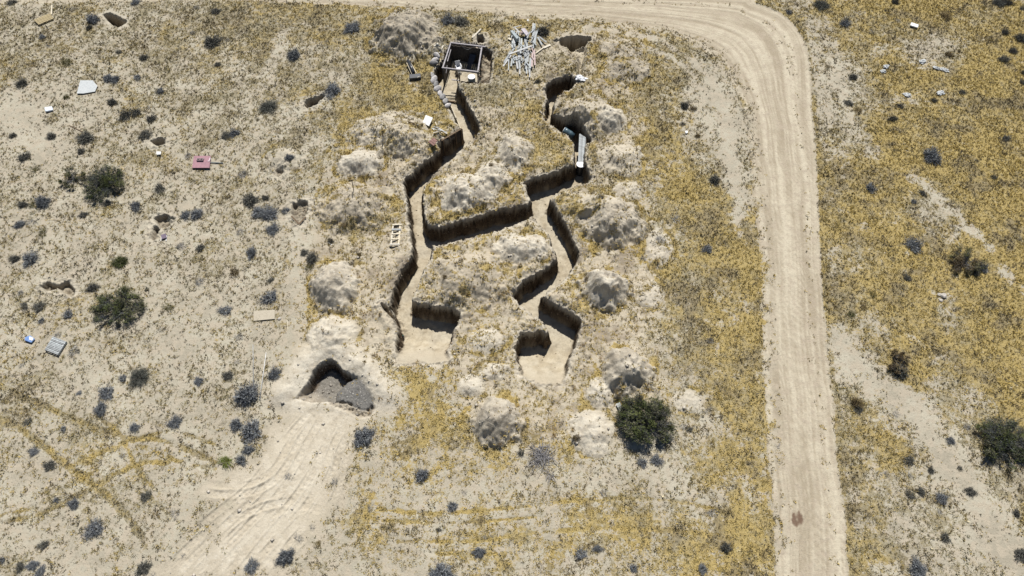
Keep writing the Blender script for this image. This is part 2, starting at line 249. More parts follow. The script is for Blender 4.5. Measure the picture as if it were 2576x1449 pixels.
q_ = np.clip(-sd/wn, 0, 1); prof = sstep(0, 1, q_); prof = np.clip(prof+.9*q_*(1-q_)*fbm(x, y, .38, 3, .65, 68)+.25*q_*(1-q_), 0, 1)
lip = sstep(.28, 0, sd)*(sd > 0)
Z[s] -= .10*lip*(.5+2.6*fbm(x, y, .35, 3, .6, 69))
Z[s] += .17*np.exp(-((sd-.6)/.38)**2)*(1+1.5*fbm(x, y, .8, 3, .6, 70))*(sd > 0)*sstep(-.2, -.8, fl)
Z[s] = Z[s]*(1-prof)+fl*prof
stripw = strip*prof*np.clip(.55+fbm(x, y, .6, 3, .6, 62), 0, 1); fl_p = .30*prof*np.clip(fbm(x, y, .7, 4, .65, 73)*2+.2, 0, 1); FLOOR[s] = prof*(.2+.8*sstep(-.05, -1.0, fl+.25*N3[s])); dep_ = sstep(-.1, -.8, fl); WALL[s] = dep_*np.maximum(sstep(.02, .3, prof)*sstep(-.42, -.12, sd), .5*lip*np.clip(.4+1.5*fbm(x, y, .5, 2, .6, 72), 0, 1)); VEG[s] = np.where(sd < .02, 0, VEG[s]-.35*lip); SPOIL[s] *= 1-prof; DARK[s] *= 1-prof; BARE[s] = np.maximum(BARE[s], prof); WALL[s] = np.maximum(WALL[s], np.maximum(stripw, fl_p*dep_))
litter = sstep(.1, .5, fbm(x, y, .5, 3, .6, 71))*prof*sstep(-.1, -.45, sd)*0
SPOIL[s] = np.maximum(SPOIL[s], lip*.8)
IS_TR = np.zeros(X.shape, bool); IS_TR[s] = sd < .0
# pits and burrows
PITS = [([(1405,101),(1412,93),(1450,89),(1486,93),(1488,101),(1472,112),(1440,119),(1425,121),(1411,113)], 1.8, .12),
        ([(1425,117),(1475,110),(1480,128),(1472,150),(1468,190),(1453,193),(1450,165),(1455,145),(1432,132)], .55, .3),
        ([(259,36),(275,31),(300,42),(319,51),(313,60),(298,68),(285,63),(274,55)], 1.5, .1),
        ([(762,264),(772,250),(813,237),(818,242),(795,263),(775,273)], .7, .1),
        ([(373,354),(400,346),(417,351),(414,363),(394,368)], .55, .12),
        ([(383,547),(400,540),(422,537),(430,549),(424,571),(400,573),(384,566),(376,600),(388,606),(402,575)], .5, .14),
        ([(733,512),(750,505),(775,503),(777,525),(764,548),(757,563),(742,563),(730,535)], .42, .18),
        ([(100,720),(117,706),(140,716),(170,703),(188,728),(182,748),(160,738),(143,727),(110,734)], .5, .16),
        ([(1200,90),(1216,87),(1219,108),(1201,109)], .8, .06), ([(958,765),(975,768),(998,800),(1000,812),(985,800),(965,785)], .5, .15),
        ([(690,425),(712,420),(716,432),(700,450),(692,445)], .3, .3)]
for i, (pl, dep, ww) in enumerate(PITS):
    q = P(pl); s = window(q, 1.0); x, y = X[s], Y[s]
    d = polysdf(x, y, q)+.10*fbm(x, y, .45, 3, .65, 80+i)
    k = sstep(0, ww, -d)
    Z[s] = Z[s]*(1-k)+k*(-dep+.15*dep*fbm(x, y, .4, 2, .6, i))
    rg_ = np.clip(.45+1.6*fbm(x, y, .9, 3, .6, 140+i), 0, 1); VEG[s] -= np.maximum(sstep(.12, .0, d), 1.0*sstep(.6, .1, d)*rg_)*(i not in (1,)); SPOIL[s] = np.maximum(SPOIL[s], .5*sstep(.6, .1, d)*(1-k)*rg_); FLOOR[s] = np.maximum(FLOOR[s], k*.6); WALL[s] = np.maximum(WALL[s], np.clip(sstep(.1, .5, k)*(.55+.8*fbm(x, y, .5, 3, .6, 60+i)), 0, 1)*(i != 1))
    Z[s] += k*.22*fbm(x, y, .32, 3, .7, 40+i)
    if dep < .9:   # thrown-out clods round the small diggings
        Z[s] += .20*sstep(.7, .1, d)*(1-k)*np.maximum(fbm(x, y, .30, 3, .65, 90+i), -.1)*1.6
# ------------------------------------------------------------------ machine-dug hole with grey heap
EX = P([(742,1004),(752,990),(762,978),(776,962),(783,940),(797,922),(812,912),(826,905),(838,906),(850,914),(862,930),(880,940),(905,958),(925,985),(940,1015),(932,1034),(905,1030),(872,1016),(838,1010),(812,1012),(780,1014)])
s = window(EX, 3.2); x, y = X[s], Y[s]
d0 = polysdf(x, y, EX); d = d0+.09*fbm(x, y, .4, 3, .7, 99)
berm = np.exp(-((d0-.9)/.8)**2)*sstep(float(atz(800, 1040)[1]), float(atz(800, 985)[1]), y)
Z[s] += .45*berm*(1+.2*fbm(x, y, 1, 3, .5, 98)); kb = sstep(2.2, .6, d0+.5*N3[s])*sstep(float(atz(800, 1060)[1]), float(atz(800, 1010)[1]), y)
VEG[s] = VEG[s]*(1-kb)+.02*kb; SPOIL[s] = SPOIL[s]*(1-kb)+.85*kb; DARK[s] *= 1-kb; PALE[s] = np.maximum(PALE[s], kb)
ax, ay = atz(752, 1012); bx, by = atz(840, 915)
ramp = np.clip(((x-ax)*(bx-ax)+(y-ay)*(by-ay))/((bx-ax)**2+(by-ay)**2), 0, 1)
k = sstep(0, .14, -d)
Z[s] = Z[s]*(1-k)+k*(-1.0*sstep(0, .42, ramp)-.04+.14*fbm(x, y, .5, 3, .65, 97))
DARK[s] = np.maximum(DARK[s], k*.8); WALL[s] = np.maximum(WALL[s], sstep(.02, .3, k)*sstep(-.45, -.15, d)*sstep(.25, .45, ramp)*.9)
hx, hy = atz(888, 990); q = P([(834,1010),(836,978),(855,962),(872,946),(890,940),(915,955),(934,982),(944,1010),(936,1034),(908,1036),(876,1020)])
hd = polysdf(x, y, q)+.10*fbm(x, y, .4, 2, .6, 96)
hk = sstep(0, .22, -hd); ybt, ytp = float(atz(885, 1030)[1]), float(atz(885, 945)[1]); tt_ = np.clip((y-ybt)/(ytp-ybt), 0, 1)
hz_ = np.minimum(-.10+.34*tt_, -.75+.75*np.clip(linedist(x, y, P([(820,1010),(828,980),(848,958),(868,940)]))[0], 0, 3))
Z[s] = np.where(hk > 0, Z[s]*(1-hk)+hk*(hz_+.09*np.maximum(fbm(x, y, .35, 3, .65, 95), -.1)), Z[s])
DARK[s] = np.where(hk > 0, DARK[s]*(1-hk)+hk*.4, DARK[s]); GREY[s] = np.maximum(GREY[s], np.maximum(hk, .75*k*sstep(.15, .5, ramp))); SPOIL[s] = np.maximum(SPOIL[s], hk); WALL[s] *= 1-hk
# ragged clod scarp along the front of the heap
q = P([(836,1012),(855,1018),(872,1024),(890,1032),(905,1040),(925,1040),(935,1028)]); d, _, _ = linedist(x, y, q)
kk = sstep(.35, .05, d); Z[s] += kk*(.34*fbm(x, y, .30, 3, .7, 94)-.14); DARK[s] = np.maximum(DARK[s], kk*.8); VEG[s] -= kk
IS_EX = np.zeros(X.shape, bool); IS_EX[s] = (d0 < 0)
BROWN = sstep(.0, .34, fbm(X, Y, 2.6, 4, .62, 210))
BROWN[:] = np.maximum(BROWN, 0)
# ------------------------------------------------------------------ micro relief
VEG = np.clip(VEG+.16*sstep(.6, .95, YEL)*sstep(.45, .7, VEG)*(BARE < .3), 0, 1.15)
near = (np.abs(X) < 52) & (Y > 3) & (Y < 60)
mic = .022*np.maximum(fbm(X, Y, .30, 3, .65, 33), -.2)*np.clip(VEG*1.6, .25, 1.2)+.010*fbm(X, Y, .17, 2, .6, 35)
Z += np.where(near, mic*(1-.8*np.clip(BARE, 0, 1)), 0)
Z += np.where(near, .05*SPOIL*(1-FLOOR)*np.maximum(fbm(X, Y, .38, 3, .7, 34), -.1), 0)
def hz(x, y): return bil(GXs, GYs, Z, np.asarray(x, float), np.asarray(y, float))
def on(u, v, lift=0.0):
    """place on the terrain where a traced point meets it"""
    z = 0.0
    for _ in range(6):
        x, y = atz(u, v, z+lift); z = float(hz(x, y))
    return Vector((float(x), float(y), z))
def pt(u, v, z): x, y = atz(u, v, z); return Vector((float(x), float(y), z))
# ------------------------------------------------------------------ materials
class NT:
    def __init__(s, name):
        s.m = bpy.data.materials.new(name); s.m.use_nodes = True; s.t = s.m.node_tree; s.b = s.t.nodes['Principled BSDF']
        s.b.inputs['Specular IOR Level'].default_value = .15
    def n(s, typ, **k):
        o = s.t.nodes.new(typ)
        for a, b in k.items(): setattr(o, a, b)
        return o
    def l(s, a, b): s.t.links.new(a, b)
    def val(s, sock, v):
        if hasattr(v, 'is_output') or hasattr(v, 'links'): s.l(v, sock)
        else: sock.default_value = v
    def mix(s, f, a, b, mode='MIX'):
        o = s.n('ShaderNodeMix', data_type='RGBA', blend_type=mode)
        s.val(o.inputs[0], f); s.val(o.inputs[6], a if hasattr(a, 'links') else (*a, 1)); s.val(o.inputs[7], b if hasattr(b, 'links') else (*b, 1)); return o.outputs[2]
    def math(s, op, a, b=0.0, c=0.0, clamp=False):
        o = s.n('ShaderNodeMath', operation=op, use_clamp=clamp); s.val(o.inputs[0], a); s.val(o.inputs[1], b); s.val(o.inputs[2], c); return o.outputs[0]
    def noise(s, vec, sc, det=3, rough=.6):
        o = s.n('ShaderNodeTexNoise'); s.l(vec, o.inputs['Vector']); o.inputs['Scale'].default_value = sc; o.inputs['Detail'].default_value = det; o.inputs['Roughness'].default_value = rough; return o.outputs['Fac']
    def ramp(s, v, a, b):
        o = s.n('ShaderNodeMapRange', interpolation_type='SMOOTHSTEP'); s.l(v, o.inputs[0]); s.val(o.inputs[1], a); s.val(o.inputs[2], b); return o.outputs[0]
    def attr(s, name): o = s.n('ShaderNodeAttribute'); o.attribute_name = name; return o
def ground_material():
    g = NT('desert_ground'); tc = g.n('ShaderNodeTexCoord').outputs['Object']
    A = g.attr('cover'); B = g.attr('soil')
    sa = g.n('ShaderNodeSeparateColor'); g.l(A.outputs['Color'], sa.inputs[0]); veg, yel, spoil = sa.outputs
    sb = g.n('ShaderNodeSeparateColor'); g.l(B.outputs['Color'], sb.inputs[0]); dark, floor, streak = sb.outputs
    C = g.attr('marks'); sc_ = g.n('ShaderNodeSeparateColor'); g.l(C.outputs['Color'], sc_.inputs[0]); stain, bare, pale = sc_.outputs
    D = g.attr('growth'); sd_ = g.n('ShaderNodeSeparateColor'); g.l(D.outputs['Color'], sd_.inputs[0]); brown, ruff, wall = sd_.outputs
    n_big = g.noise(tc, .35, 4, .6); n_mid = g.noise(tc, 1.7, 4, .65); n_fine = g.noise(tc, 8, 3, .7); n_vf = g.noise(tc, 24, 2, .7)
    sand = g.mix(g.ramp(n_big, .35, .65), (.345, .308, .238), (.455, .418, .33))
    sand = g.mix(g.ramp(n_mid, .42, .62), sand, (.425, .37, .285))
    sand = g.mix(g.math('MULTIPLY', pale, .6), sand, (.50, .425, .315))
    sp = g.mix(g.ramp(n_mid, .35, .62), (.47, .415, .33), (.60, .55, .455))
    col = g.mix(spoil, sand, sp)
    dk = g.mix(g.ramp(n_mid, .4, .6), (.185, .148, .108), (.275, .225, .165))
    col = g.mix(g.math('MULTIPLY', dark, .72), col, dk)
    road = g.mix(streak, (.35, .295, .215), (.53, .47, .36))
    road = g.mix(g.math('MULTIPLY', g.ramp(n_mid, .45, .7), .8), road, (.41, .345, .265))
    road = g.mix(g.math('MULTIPLY', g.ramp(n_fine, .56, .70), .35), road, (.28, .26, .21))
    isroad = g.math('MULTIPLY', bare, g.math('SUBTRACT', 1.0, g.math('MAXIMUM', floor, pale), clamp=True))
    col = g.mix(isroad, col, road)
    col = g.mix(ruff, col, g.mix(g.ramp(n_fine, .35, .65), (.135, .13, .12), (.20, .19, .175)))
    fc = g.mix(g.ramp(n_mid, .35, .65), (.41, .345, .245), (.50, .435, .325))
    fc = g.mix(g.math('MULTIPLY', g.ramp(n_big, .45, .6), .6), fc, (.51, .46, .365))
    col = g.mix(floor, col, fc)
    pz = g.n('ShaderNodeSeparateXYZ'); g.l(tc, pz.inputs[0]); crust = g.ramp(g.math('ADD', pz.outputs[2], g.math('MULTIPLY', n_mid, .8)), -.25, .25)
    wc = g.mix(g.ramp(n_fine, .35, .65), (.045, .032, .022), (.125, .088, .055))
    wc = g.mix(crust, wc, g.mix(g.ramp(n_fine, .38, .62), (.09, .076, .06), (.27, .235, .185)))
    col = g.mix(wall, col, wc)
    # litter and low growth, in clumps
    th = g.math('SUBTRACT', .84, g.math('MULTIPLY', veg, .50))
    nc = g.math('ADD', g.math('MULTIPLY', g.noise(tc, 2.6, 3, .6), .45), g.math('MULTIPLY', g.noise(tc, 7, 3, .65), .55))
    cover = g.ramp(nc, g.math('SUBTRACT', th, .12), g.math('SUBTRACT', th, .0))
    olive = g.mix(g.ramp(n_vf, .3, .7), (.19, .16, .095), (.30, .26, .165))
    gold = g.mix(g.ramp(n_vf, .35, .65), (.27, .195, .045), (.45, .33, .10))
    lit = g.mix(g.ramp(g.math('ADD', yel, g.math('MULTIPLY', g.math('SUBTRACT', n_mid, .5), 1.4)), .35, .9), olive, gold)
    lit = g.mix(g.math('MULTIPLY', brown, .72), lit, g.mix(n_vf, (.10, .08, .04), (.21, .165, .085)))
    col = g.mix(g.math('MULTIPLY', cover, .78), col, lit)
    # small dark specks: seed heads, pebbles, droppings
    spk = g.ramp(g.noise(tc, 7.5, 2, .5), .61, .67)
    col = g.mix(g.math('MULTIPLY', spk, g.math('MULTIPLY', .42, g.math('SUBTRACT', 1.0, g.math('MULTIPLY', g.math('MAXIMUM', bare, g.math('MAXIMUM', spoil, pale)), .65)))), col, (.13, .11, .075))
    pb = g.ramp(g.noise(tc, 10, 1, .4), .66, .70); col = g.mix(g.math('MULTIPLY', pb, g.math('MULTIPLY', spoil, .6)), col, (.64, .61, .56))
    col = g.mix(g.math('MULTIPLY', stain, .85), col, (.13, .075, .05))
    col = g.mix(g.math('SUBTRACT', .28, g.math('MULTIPLY', spoil, .14)), col, g.mix(n_vf, (.05, .05, .05), (1, 1, 1)), 'OVERLAY')
    g.l(col, g.b.inputs['Base Color']); g.b.inputs['Roughness'].default_value = .95
    bp = g.n('ShaderNodeBump'); bp.inputs['Strength'].default_value = .9; bp.inputs['Distance'].default_value = .05
    g.l(g.math('ADD', g.math('MULTIPLY', n_fine, .8), g.math('MULTIPLY', n_vf, .4)), bp.inputs['Height']); g.l(bp.outputs[0], g.b.inputs['Normal'])
    return g.m
def mat(name, c, c2=None, rough=.8, sc=6, metal=0, stretch=None, spec=.25, obj=0, bump=0):
    g = NT(name); tc = g.n('ShaderNodeTexCoord').outputs['Object']; g.b.inputs['Specular IOR Level'].default_value = spec
    if stretch:
        mp = g.n('ShaderNodeMapping'); mp.inputs['Scale'].default_value = stretch; g.l(tc, mp.inputs[0]); tc = mp.outputs[0]
    n = g.noise(tc, sc, 4, .65); c2 = c2 or tuple(.7*a for a in c)
    col = g.mix(g.ramp(n, .3, .7), c, c2)
    if obj:
        oi = g.n('ShaderNodeObjectInfo').outputs['Random']
        hv = g.n('ShaderNodeHueSaturation'); g.l(col, hv.inputs['Color']); g.l(g.math('ADD', 1-obj/2, g.math('MULTIPLY', oi, obj)), hv.inputs['Value'])
        g.l(g.math('ADD', .6, g.math('MULTIPLY', oi, .6)), hv.inputs['Saturation']); col = hv.outputs[0]
    g.l(col, g.b.inputs['Base Color']); g.b.inputs['Roughness'].default_value = rough; g.b.inputs['Metallic'].default_value = metal
    if bump:
        bp = g.n('ShaderNodeBump'); bp.inputs['Strength'].default_value = bump; bp.inputs['Distance'].default_value = .02; g.l(n, bp.inputs['Height']); g.l(bp.outputs[0], g.b.inputs['Normal'])
    return g.m
def leafmat(name, attrname='tint'):
    g = NT(name); a = g.attr(attrname); g.l(a.outputs['Color'], g.b.inputs['Base Color']); g.b.inputs['Roughness'].default_value = .9
    g.b.inputs['Specular IOR Level'].default_value = .1
    return g.m
M_G = ground_material(); M_LEAF = leafmat('plant_fibre')
GREYWOOD = mat('weathered_grey_wood', (.46, .485, .49), (.29, .305, .31), sc=9, obj=.45, bump=.3)
PINKWOOD = mat('pinkish_painted_wood', (.58, .45, .43), (.42, .33, .32), sc=9)
PALEWOOD = mat('pale_sawn_wood', (.72, .66, .54), (.58, .50, .37), sc=9, obj=.25)
YELWOOD = mat('yellowed_pallet_wood', (.50, .41, .24), (.36, .29, .17), sc=9)
DARKWOOD = mat('dark_weathered_boards', (.11, .095, .08), (.05, .042, .036), sc=5, stretch=(4, 4, .5))
RAILWOOD = mat('pale_grey_rail_wood', (.48, .45, .46), (.30, .28, .29), sc=8)
BROWNWOOD = mat('brown_timber', (.20, .14, .09), (.11, .08, .05), sc=8)
REDWOOD = mat('faded_red_planks', (.30, .17, .15), (.20, .12, .10), sc=8)
WHITE = mat('white_plastic', (.85, .86, .88), (.78, .79, .82), rough=.4, sc=3)
WHITEPAINT = mat('chalky_white_board', (.80, .79, .76), (.68, .67, .64), sc=5)
BLUEW = mat('bluish_white_plastic', (.62, .72, .86), (.80, .84, .90), rough=.4, sc=12)
BLUE = mat('blue_tarp', (.10, .20, .50), (.25, .38, .62), rough=.5, sc=10)
BLACK = mat('black_painted_metal', (.03, .033, .04), (.05, .055, .065), rough=.35, sc=10, spec=.5)
DRUMBLUE = mat('dull_blue_black_plastic', (.045, .065, .085), (.03, .04, .05), rough=.4, sc=6, spec=.4)
DRUMPALE = mat('pale_grey_blue_drum', (.33, .42, .46), (.24, .32, .36), rough=.45, sc=6)
LID = mat('white_drum_lid', (.83, .84, .85), (.74, .75, .77), rough=.5, sc=4)
MAROON = mat('faded_maroon_sheet', (.40, .22, .25), (.30, .17, .20), sc=4, rough=.6)
SACK = mat('pale_sandbag_cloth', (.55, .53, .52), (.20, .18, .17), sc=5, obj=.8, bump=.5)
SHEET = mat('pale_grey_sheeting', (.56, .58, .58), (.44, .46, .47), sc=6)
PLY = mat('sandy_plywood', (.50, .445, .35), (.42, .37, .29), sc=7)
TARP = mat('dark_slate_sheet', (.055, .065, .085), (.035, .04, .055), sc=5, rough=.6)
STONE = mat('pale_stone', (.55, .51, .46), (.40, .36, .32), sc=6, bump=.6)
BRANCH = mat('grey_dead_branch', (.34, .33, .34), (.20, .19, .19), sc=10)
STEMM = mat('grey_brown_stem', (.23, .20, .17), (.14, .12, .10), sc=10)
# ------------------------------------------------------------------ object helpers
def tag(o, label=None, cat=None, group=None, kind=None):
    if label: o['label'] = label
    if cat: o['category'] = cat
    if group: o['group'] = group
    if kind: o['kind'] = kind
    return o
def mesh_np(name, verts, faces, m, parent=None, smooth=False, tint=None):
    me = bpy.data.meshes.new(name); verts = np.asarray(verts, 'f4'); faces = np.asarray(faces, 'i4')
    k = faces.shape[1]; me.vertices.add(len(verts)); me.vertices.foreach_set('co', verts.ravel())
    me.loops.add(faces.size); me.loops.foreach_set('vertex_index', faces.ravel())
    me.polygons.add(len(faces)); me.polygons.foreach_set('loop_start', np.arange(0, faces.size, k, dtype='i4')); me.polygons.foreach_set('loop_total', np.full(len(faces), k, 'i4'))
    if smooth: me.polygons.foreach_set('use_smooth', np.ones(len(faces), bool))
    me.update(calc_edges=True)
    if tint is not None:
        c = me.color_attributes.new('tint', 'FLOAT_COLOR', 'POINT'); c.data.foreach_set('color', np.hstack([tint, np.ones((len(tint), 1))]).astype('f4').ravel())
    me.materials.append(m); o = bpy.data.objects.new(name, me); COL.objects.link(o)
    if parent: o.parent = parent
    return o
def empty(name, loc, rz=0):
    o = bpy.data.objects.new(name, None); COL.objects.link(o); o.location = loc; o.rotation_euler = (0, 0, rz); o.empty_display_size = .3; return o
class MB:
    """collects solid shapes for ONE mesh object"""
    def __init__(s): s.v = []; s.f = []
    def add(s, vs, fs):
        n = len(s.v); s.v += [tuple(a) for a in vs]; s.f += [tuple(i+n for i in f) for f in fs]; return s
    def box(s, c, size, rot=None, jit=0):
        M = rot if rot is not None else Matrix.Identity(3); c = Vector(c); hx, hy, hz_ = [a/2 for a in size]
        vs = [c+M@Vector((sx*hx+random.uniform(-jit, jit), sy*hy+random.uniform(-jit, jit), sz*hz_)) for sz in (-1, 1) for sx, sy in ((-1, -1), (1, -1), (1, 1), (-1, 1))]
        return s.add(vs, [(3, 2, 1, 0), (4, 5, 6, 7), (0, 1, 5, 4), (1, 2, 6, 5), (2, 3, 7, 6), (3, 0, 4, 7)])
    def plank(s, a, b, w_, t, roll=0, up=Vector((0, 0, 1))):
        a = Vector(a); b = Vector(b); d = b-a; L = d.length; x = d.normalized(); y = up.cross(x)
        y = y.normalized() if y.length > 1e-4 else Vector((0, 1, 0)); z = x.cross(y)
        M = Matrix((x, y, z)).transposed()
        if roll: M = M@Matrix.Rotation(roll, 3, 'X')
        return s.box((a+b)/2, (L, w_, t), M, .006)
    def rings(s, pts, rad, n=14, cap=True):
        vs = []; fs = []
        for i, (p, r_) in enumerate(zip(pts, rad)):
            p = Vector(p); d = (Vector(pts[min(i+1, len(pts)-1)])-Vector(pts[max(i-1, 0)])).normalized()
            a = d.orthogonal().normalized() if abs(d.z) < .95 else Vector((1, 0, 0)); a = (a-d*a.dot(d)).normalized(); b = d.cross(a)
            if isinstance(r_, (int, float)): r_ = (r_, r_)
            vs += [p+a*math.cos(2*math.pi*k/n)*r_[0]+b*math.sin(2*math.pi*k/n)*r_[1] for k in range(n)]
        for i in range(len(pts)-1):
            fs += [(i*n+k, i*n+(k+1) % n, (i+1)*n+(k+1) % n, (i+1)*n+k) for k in range(n)]
        if cap: fs += [tuple(range(n-1, -1, -1)), tuple((len(pts)-1)*n+k for k in range(n))]
        return s.add(vs, fs)
    def build(s, name, m, parent=None, smooth=False, bevel=0, origin=None):
        org = Vector(origin) if origin is not None else (Vector((0, 0, 0)) if parent else (sum((Vector(v) for v in s.v), Vector())/len(s.v)))
        me = bpy.data.meshes.new(name); me.from_pydata([tuple(Vector(v)-org) for v in s.v], [], s.f); me.update(); me.materials.append(m)
        if smooth:
            for p in me.polygons: p.use_smooth = len(p.vertices) < 6
        o = bpy.data.objects.new(name, me); COL.objects.link(o)
        if parent: o.parent = parent
        else: o.location = org
        if bevel:
            b = o.modifiers.new('bevel', 'BEVEL'); b.width = bevel; b.segments = 2
        return o
# ------------------------------------------------------------------ ground meshes (one sheet, split where the ground changes kind)
yy, xx = np.mgrid[0:NY-1, 0:NX-1]
i00 = (yy*NX+xx).ravel(); FQ = np.stack([i00, i00+1, i00+NX+1, i00+NX], 1)
def facemask(M): return (M[:-1, :-1] & M[1:, :-1] & M[:-1, 1:] & M[1:, 1:]).ravel()
wm_ = np.clip(WALL, 0, 1)*(np.abs(X) < 30)
DX = wm_*.11*(perlin(Y*3.1+Z*2.7, Z*3.3+X*2.1)+.5*perlin(Y*7+Z*6, Z*7.3+40)); DY = wm_*.11*(perlin(X*3.1-Z*2.9+70, Z*3.3+Y*2.1+9)+.5*perlin(X*7-Z*5, Z*7.1+90))
VERTS = np.stack([(X+DX).ravel(), (Y+DY).ravel(), Z.ravel()], 1)
gz_y, gz_x = np.gradient(Z, GYs, GXs); NRM = np.stack([-gz_x.ravel(), -gz_y.ravel(), np.ones(X.size)], 1); NRM[:, :2] += (wm_.ravel()[:, None])*np.stack([6*DX.ravel(), 6*DY.ravel()], 1)*np.linalg.norm(NRM, axis=1)[:, None]; NRM /= np.linalg.norm(NRM, axis=1)[:, None]
one = np.ones(X.size)
ATT = {'cover': np.stack([VEG.ravel(), np.clip(YEL, 0, 1).ravel(), np.clip(SPOIL, 0, 1).ravel(), one], 1),
       'soil': np.stack([np.clip(DARK, 0, 1).ravel(), FLOOR.ravel(), STREAK.ravel(), one], 1),
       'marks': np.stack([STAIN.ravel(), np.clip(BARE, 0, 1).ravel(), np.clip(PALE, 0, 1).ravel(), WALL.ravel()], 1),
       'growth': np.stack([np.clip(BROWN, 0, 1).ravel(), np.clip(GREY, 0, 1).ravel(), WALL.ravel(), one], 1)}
def sheet(name, fm, label, cat):
    f = FQ[fm]; used = np.unique(f); remap = np.zeros(X.size, 'i4'); remap[used] = np.arange(len(used))
    o = mesh_np(name, VERTS[used], remap[f], M_G, smooth=True)
    for k, a in ATT.items():
        c = o.data.color_attributes.new(k, 'FLOAT_COLOR', 'POINT'); c.data.foreach_set('color', a[used].astype('f4').ravel())
    o.data.normals_split_custom_set_from_vertices(NRM[used].astype('f4'))
    tag(o, label, cat, kind='structure'); return o
fr_ = facemask(IS_ROAD); ft = facemask(IS_TR) & ~fr_
sheet('dirt_road', fr_, 'pale graded dirt road bending down the right side of the desert', 'road')
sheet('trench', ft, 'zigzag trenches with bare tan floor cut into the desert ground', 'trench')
MLAB = {0: 'large dark grey-brown spoil mound left of the timber dugout room', 1: 'wide sandy spoil mound below left of the white board', 3: 'grey-white cloddy spoil mound at the foot of the sandy mound',
        4: 'brown overgrown spoil mound above the wooden ladder frame', 5: 'grey rounded spoil mound below the ladder frame, left of the long trench', 6: 'low pale spoil mound just above the machine-dug hole', 7: 'long pale grey spoil mound between the two trenches, above the cross trench',
        9: 'small grey spoil mound between the two trenches, below the lumber pile', 10: 'broad brown spoil mound on the ground enclosed below the cross trench', 11: 'chalky spoil mound beside the bend of the right trench, below the cross trench',
        12: 'large tan spoil mound right of the trench junction', 14: 'round chalk-white spoil mound right of the dogleg trench', 15: 'cloddy grey spoil mound above the large dark green bush', 16: 'round grey-faced spoil mound standing alone at the bottom of the diggings',
        17: 'dark overgrown spoil mound beside the upper right trench', 19: 'low brushy spoil mound right of the upright drum', 20: 'dark brushy spoil mound right of the open pit, lower of two', 21: 'dark brushy spoil mound right of the open pit, upper of two', 24: None}
rest = ~(fr_ | ft)
for k, lab in MLAB.items():
    if lab:
        fm = facemask(MID == k) & rest; rest &= ~fm; sheet('spoil_mound', fm, lab, 'spoil mound')
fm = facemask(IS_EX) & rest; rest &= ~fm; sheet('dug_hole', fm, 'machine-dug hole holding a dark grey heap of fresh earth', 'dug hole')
sheet('ground', rest, 'dry desert ground with sparse yellow grass, low growth and bare sand', 'ground')
# ------------------------------------------------------------------ dry grass (uncountable): tufts of blades
def scatter(n, x0, x1, y0, y1, dens):
    x = RNG.uniform(x0, x1, n); y = RNG.uniform(y0, y1, n)
    inframe = (np.abs(x) < (y*ST+H*CT)*.74*1.06+1.5)
    k = (RNG.random(n) < dens(x, y)) & inframe; return x[k], y[k]
def G(a, x, y): return bil(GXs, GYs, a, x, y)
LOCK = np.where(FLOOR > .2, 0, 1)
def dens_grass(x, y):
    v = G(VEG, x, y); c = fbm(x, y, .55, 3, .6, 123)
    return np.clip((v-.05)*1.15+1.25*c*np.clip(v*2.5, 0, 1), 0.02*(G(BARE, x, y) < .5), 1)*(G(FLOOR, x, y) < .05)
gx, gy = scatter(520000, -50, 50, 4, 59, dens_grass)
n = len(gx); gzv = hz(gx, gy); yl = np.clip(G(YEL, gx, gy)+.28*RNG.standard_normal(n), 0, 1); dkk = np.clip(.5+.75*fbm(gx, gy, .75, 3, .6, 88)+.16*RNG.standard_normal(n), 0, 1)
brn = G(BROWN, gx, gy); NB = 6; size = RNG.uniform(.055, .14, n)*(.8+.5*RNG.random(n)**3)*(1+.35*fbm(gx, gy, 2, 2, .5, 77))
ang = RNG.uniform(0, 2*np.pi, (n, NB)); el = RNG.uniform(.3, 1.3, (n, NB)); Lb = size[:, None]*RNG.uniform(.6, 1.2, (n, NB)); wb = .017+.10*Lb
off = RNG.uniform(0, .05, (n, NB)); bx_ = gx[:, None]+np.cos(ang)*off; by_ = gy[:, None]+np.sin(ang)*off
p0 = np.stack([bx_-np.sin(ang)*wb, by_+np.cos(ang)*wb, np.broadcast_to(gzv[:, None]-.015, (n, NB))], -1)
p1 = np.stack([bx_+np.sin(ang)*wb, by_-np.cos(ang)*wb, np.broadcast_to(gzv[:, None]-.015, (n, NB))], -1)
p2 = np.stack([bx_+np.cos(ang)*np.cos(el)*Lb, by_+np.sin(ang)*np.cos(el)*Lb, gzv[:, None]+np.sin(el)*Lb], -1)
gold = np.array([.54, .405, .14]); straw = np.array([.62, .54, .36]); oliv = np.array([.235, .215, .135]); gbr = np.array([.155, .135, .095])
t = yl[:, None]; c = gold*t+(1-t)*oliv
zn = G(PALE, gx, gy); c = np.where((dkk < .27+.38*brn-.22*zn+.14*(yl < .5))[:, None], np.where((RNG.random(n) < .5)[:, None], gbr, [.24, .185, .09]), c); c = np.where((dkk > .88)[:, None], straw, c)
c = c*RNG.uniform(.82, 1.12, (n, 1))
ctuft = np.repeat(c, NB*3, axis=0)
mesh_np('dry_grass', np.stack([p0, p1, p2], 2).reshape(-1, 3), np.arange(n*NB*3).reshape(-1, 3), M_LEAF, tint=ctuft)
tag(bpy.data.objects['dry_grass'], 'dry yellow and olive grass tufts scattered over the desert ground', 'grass', kind='stuff')
del p0, p1, p2, ctuft
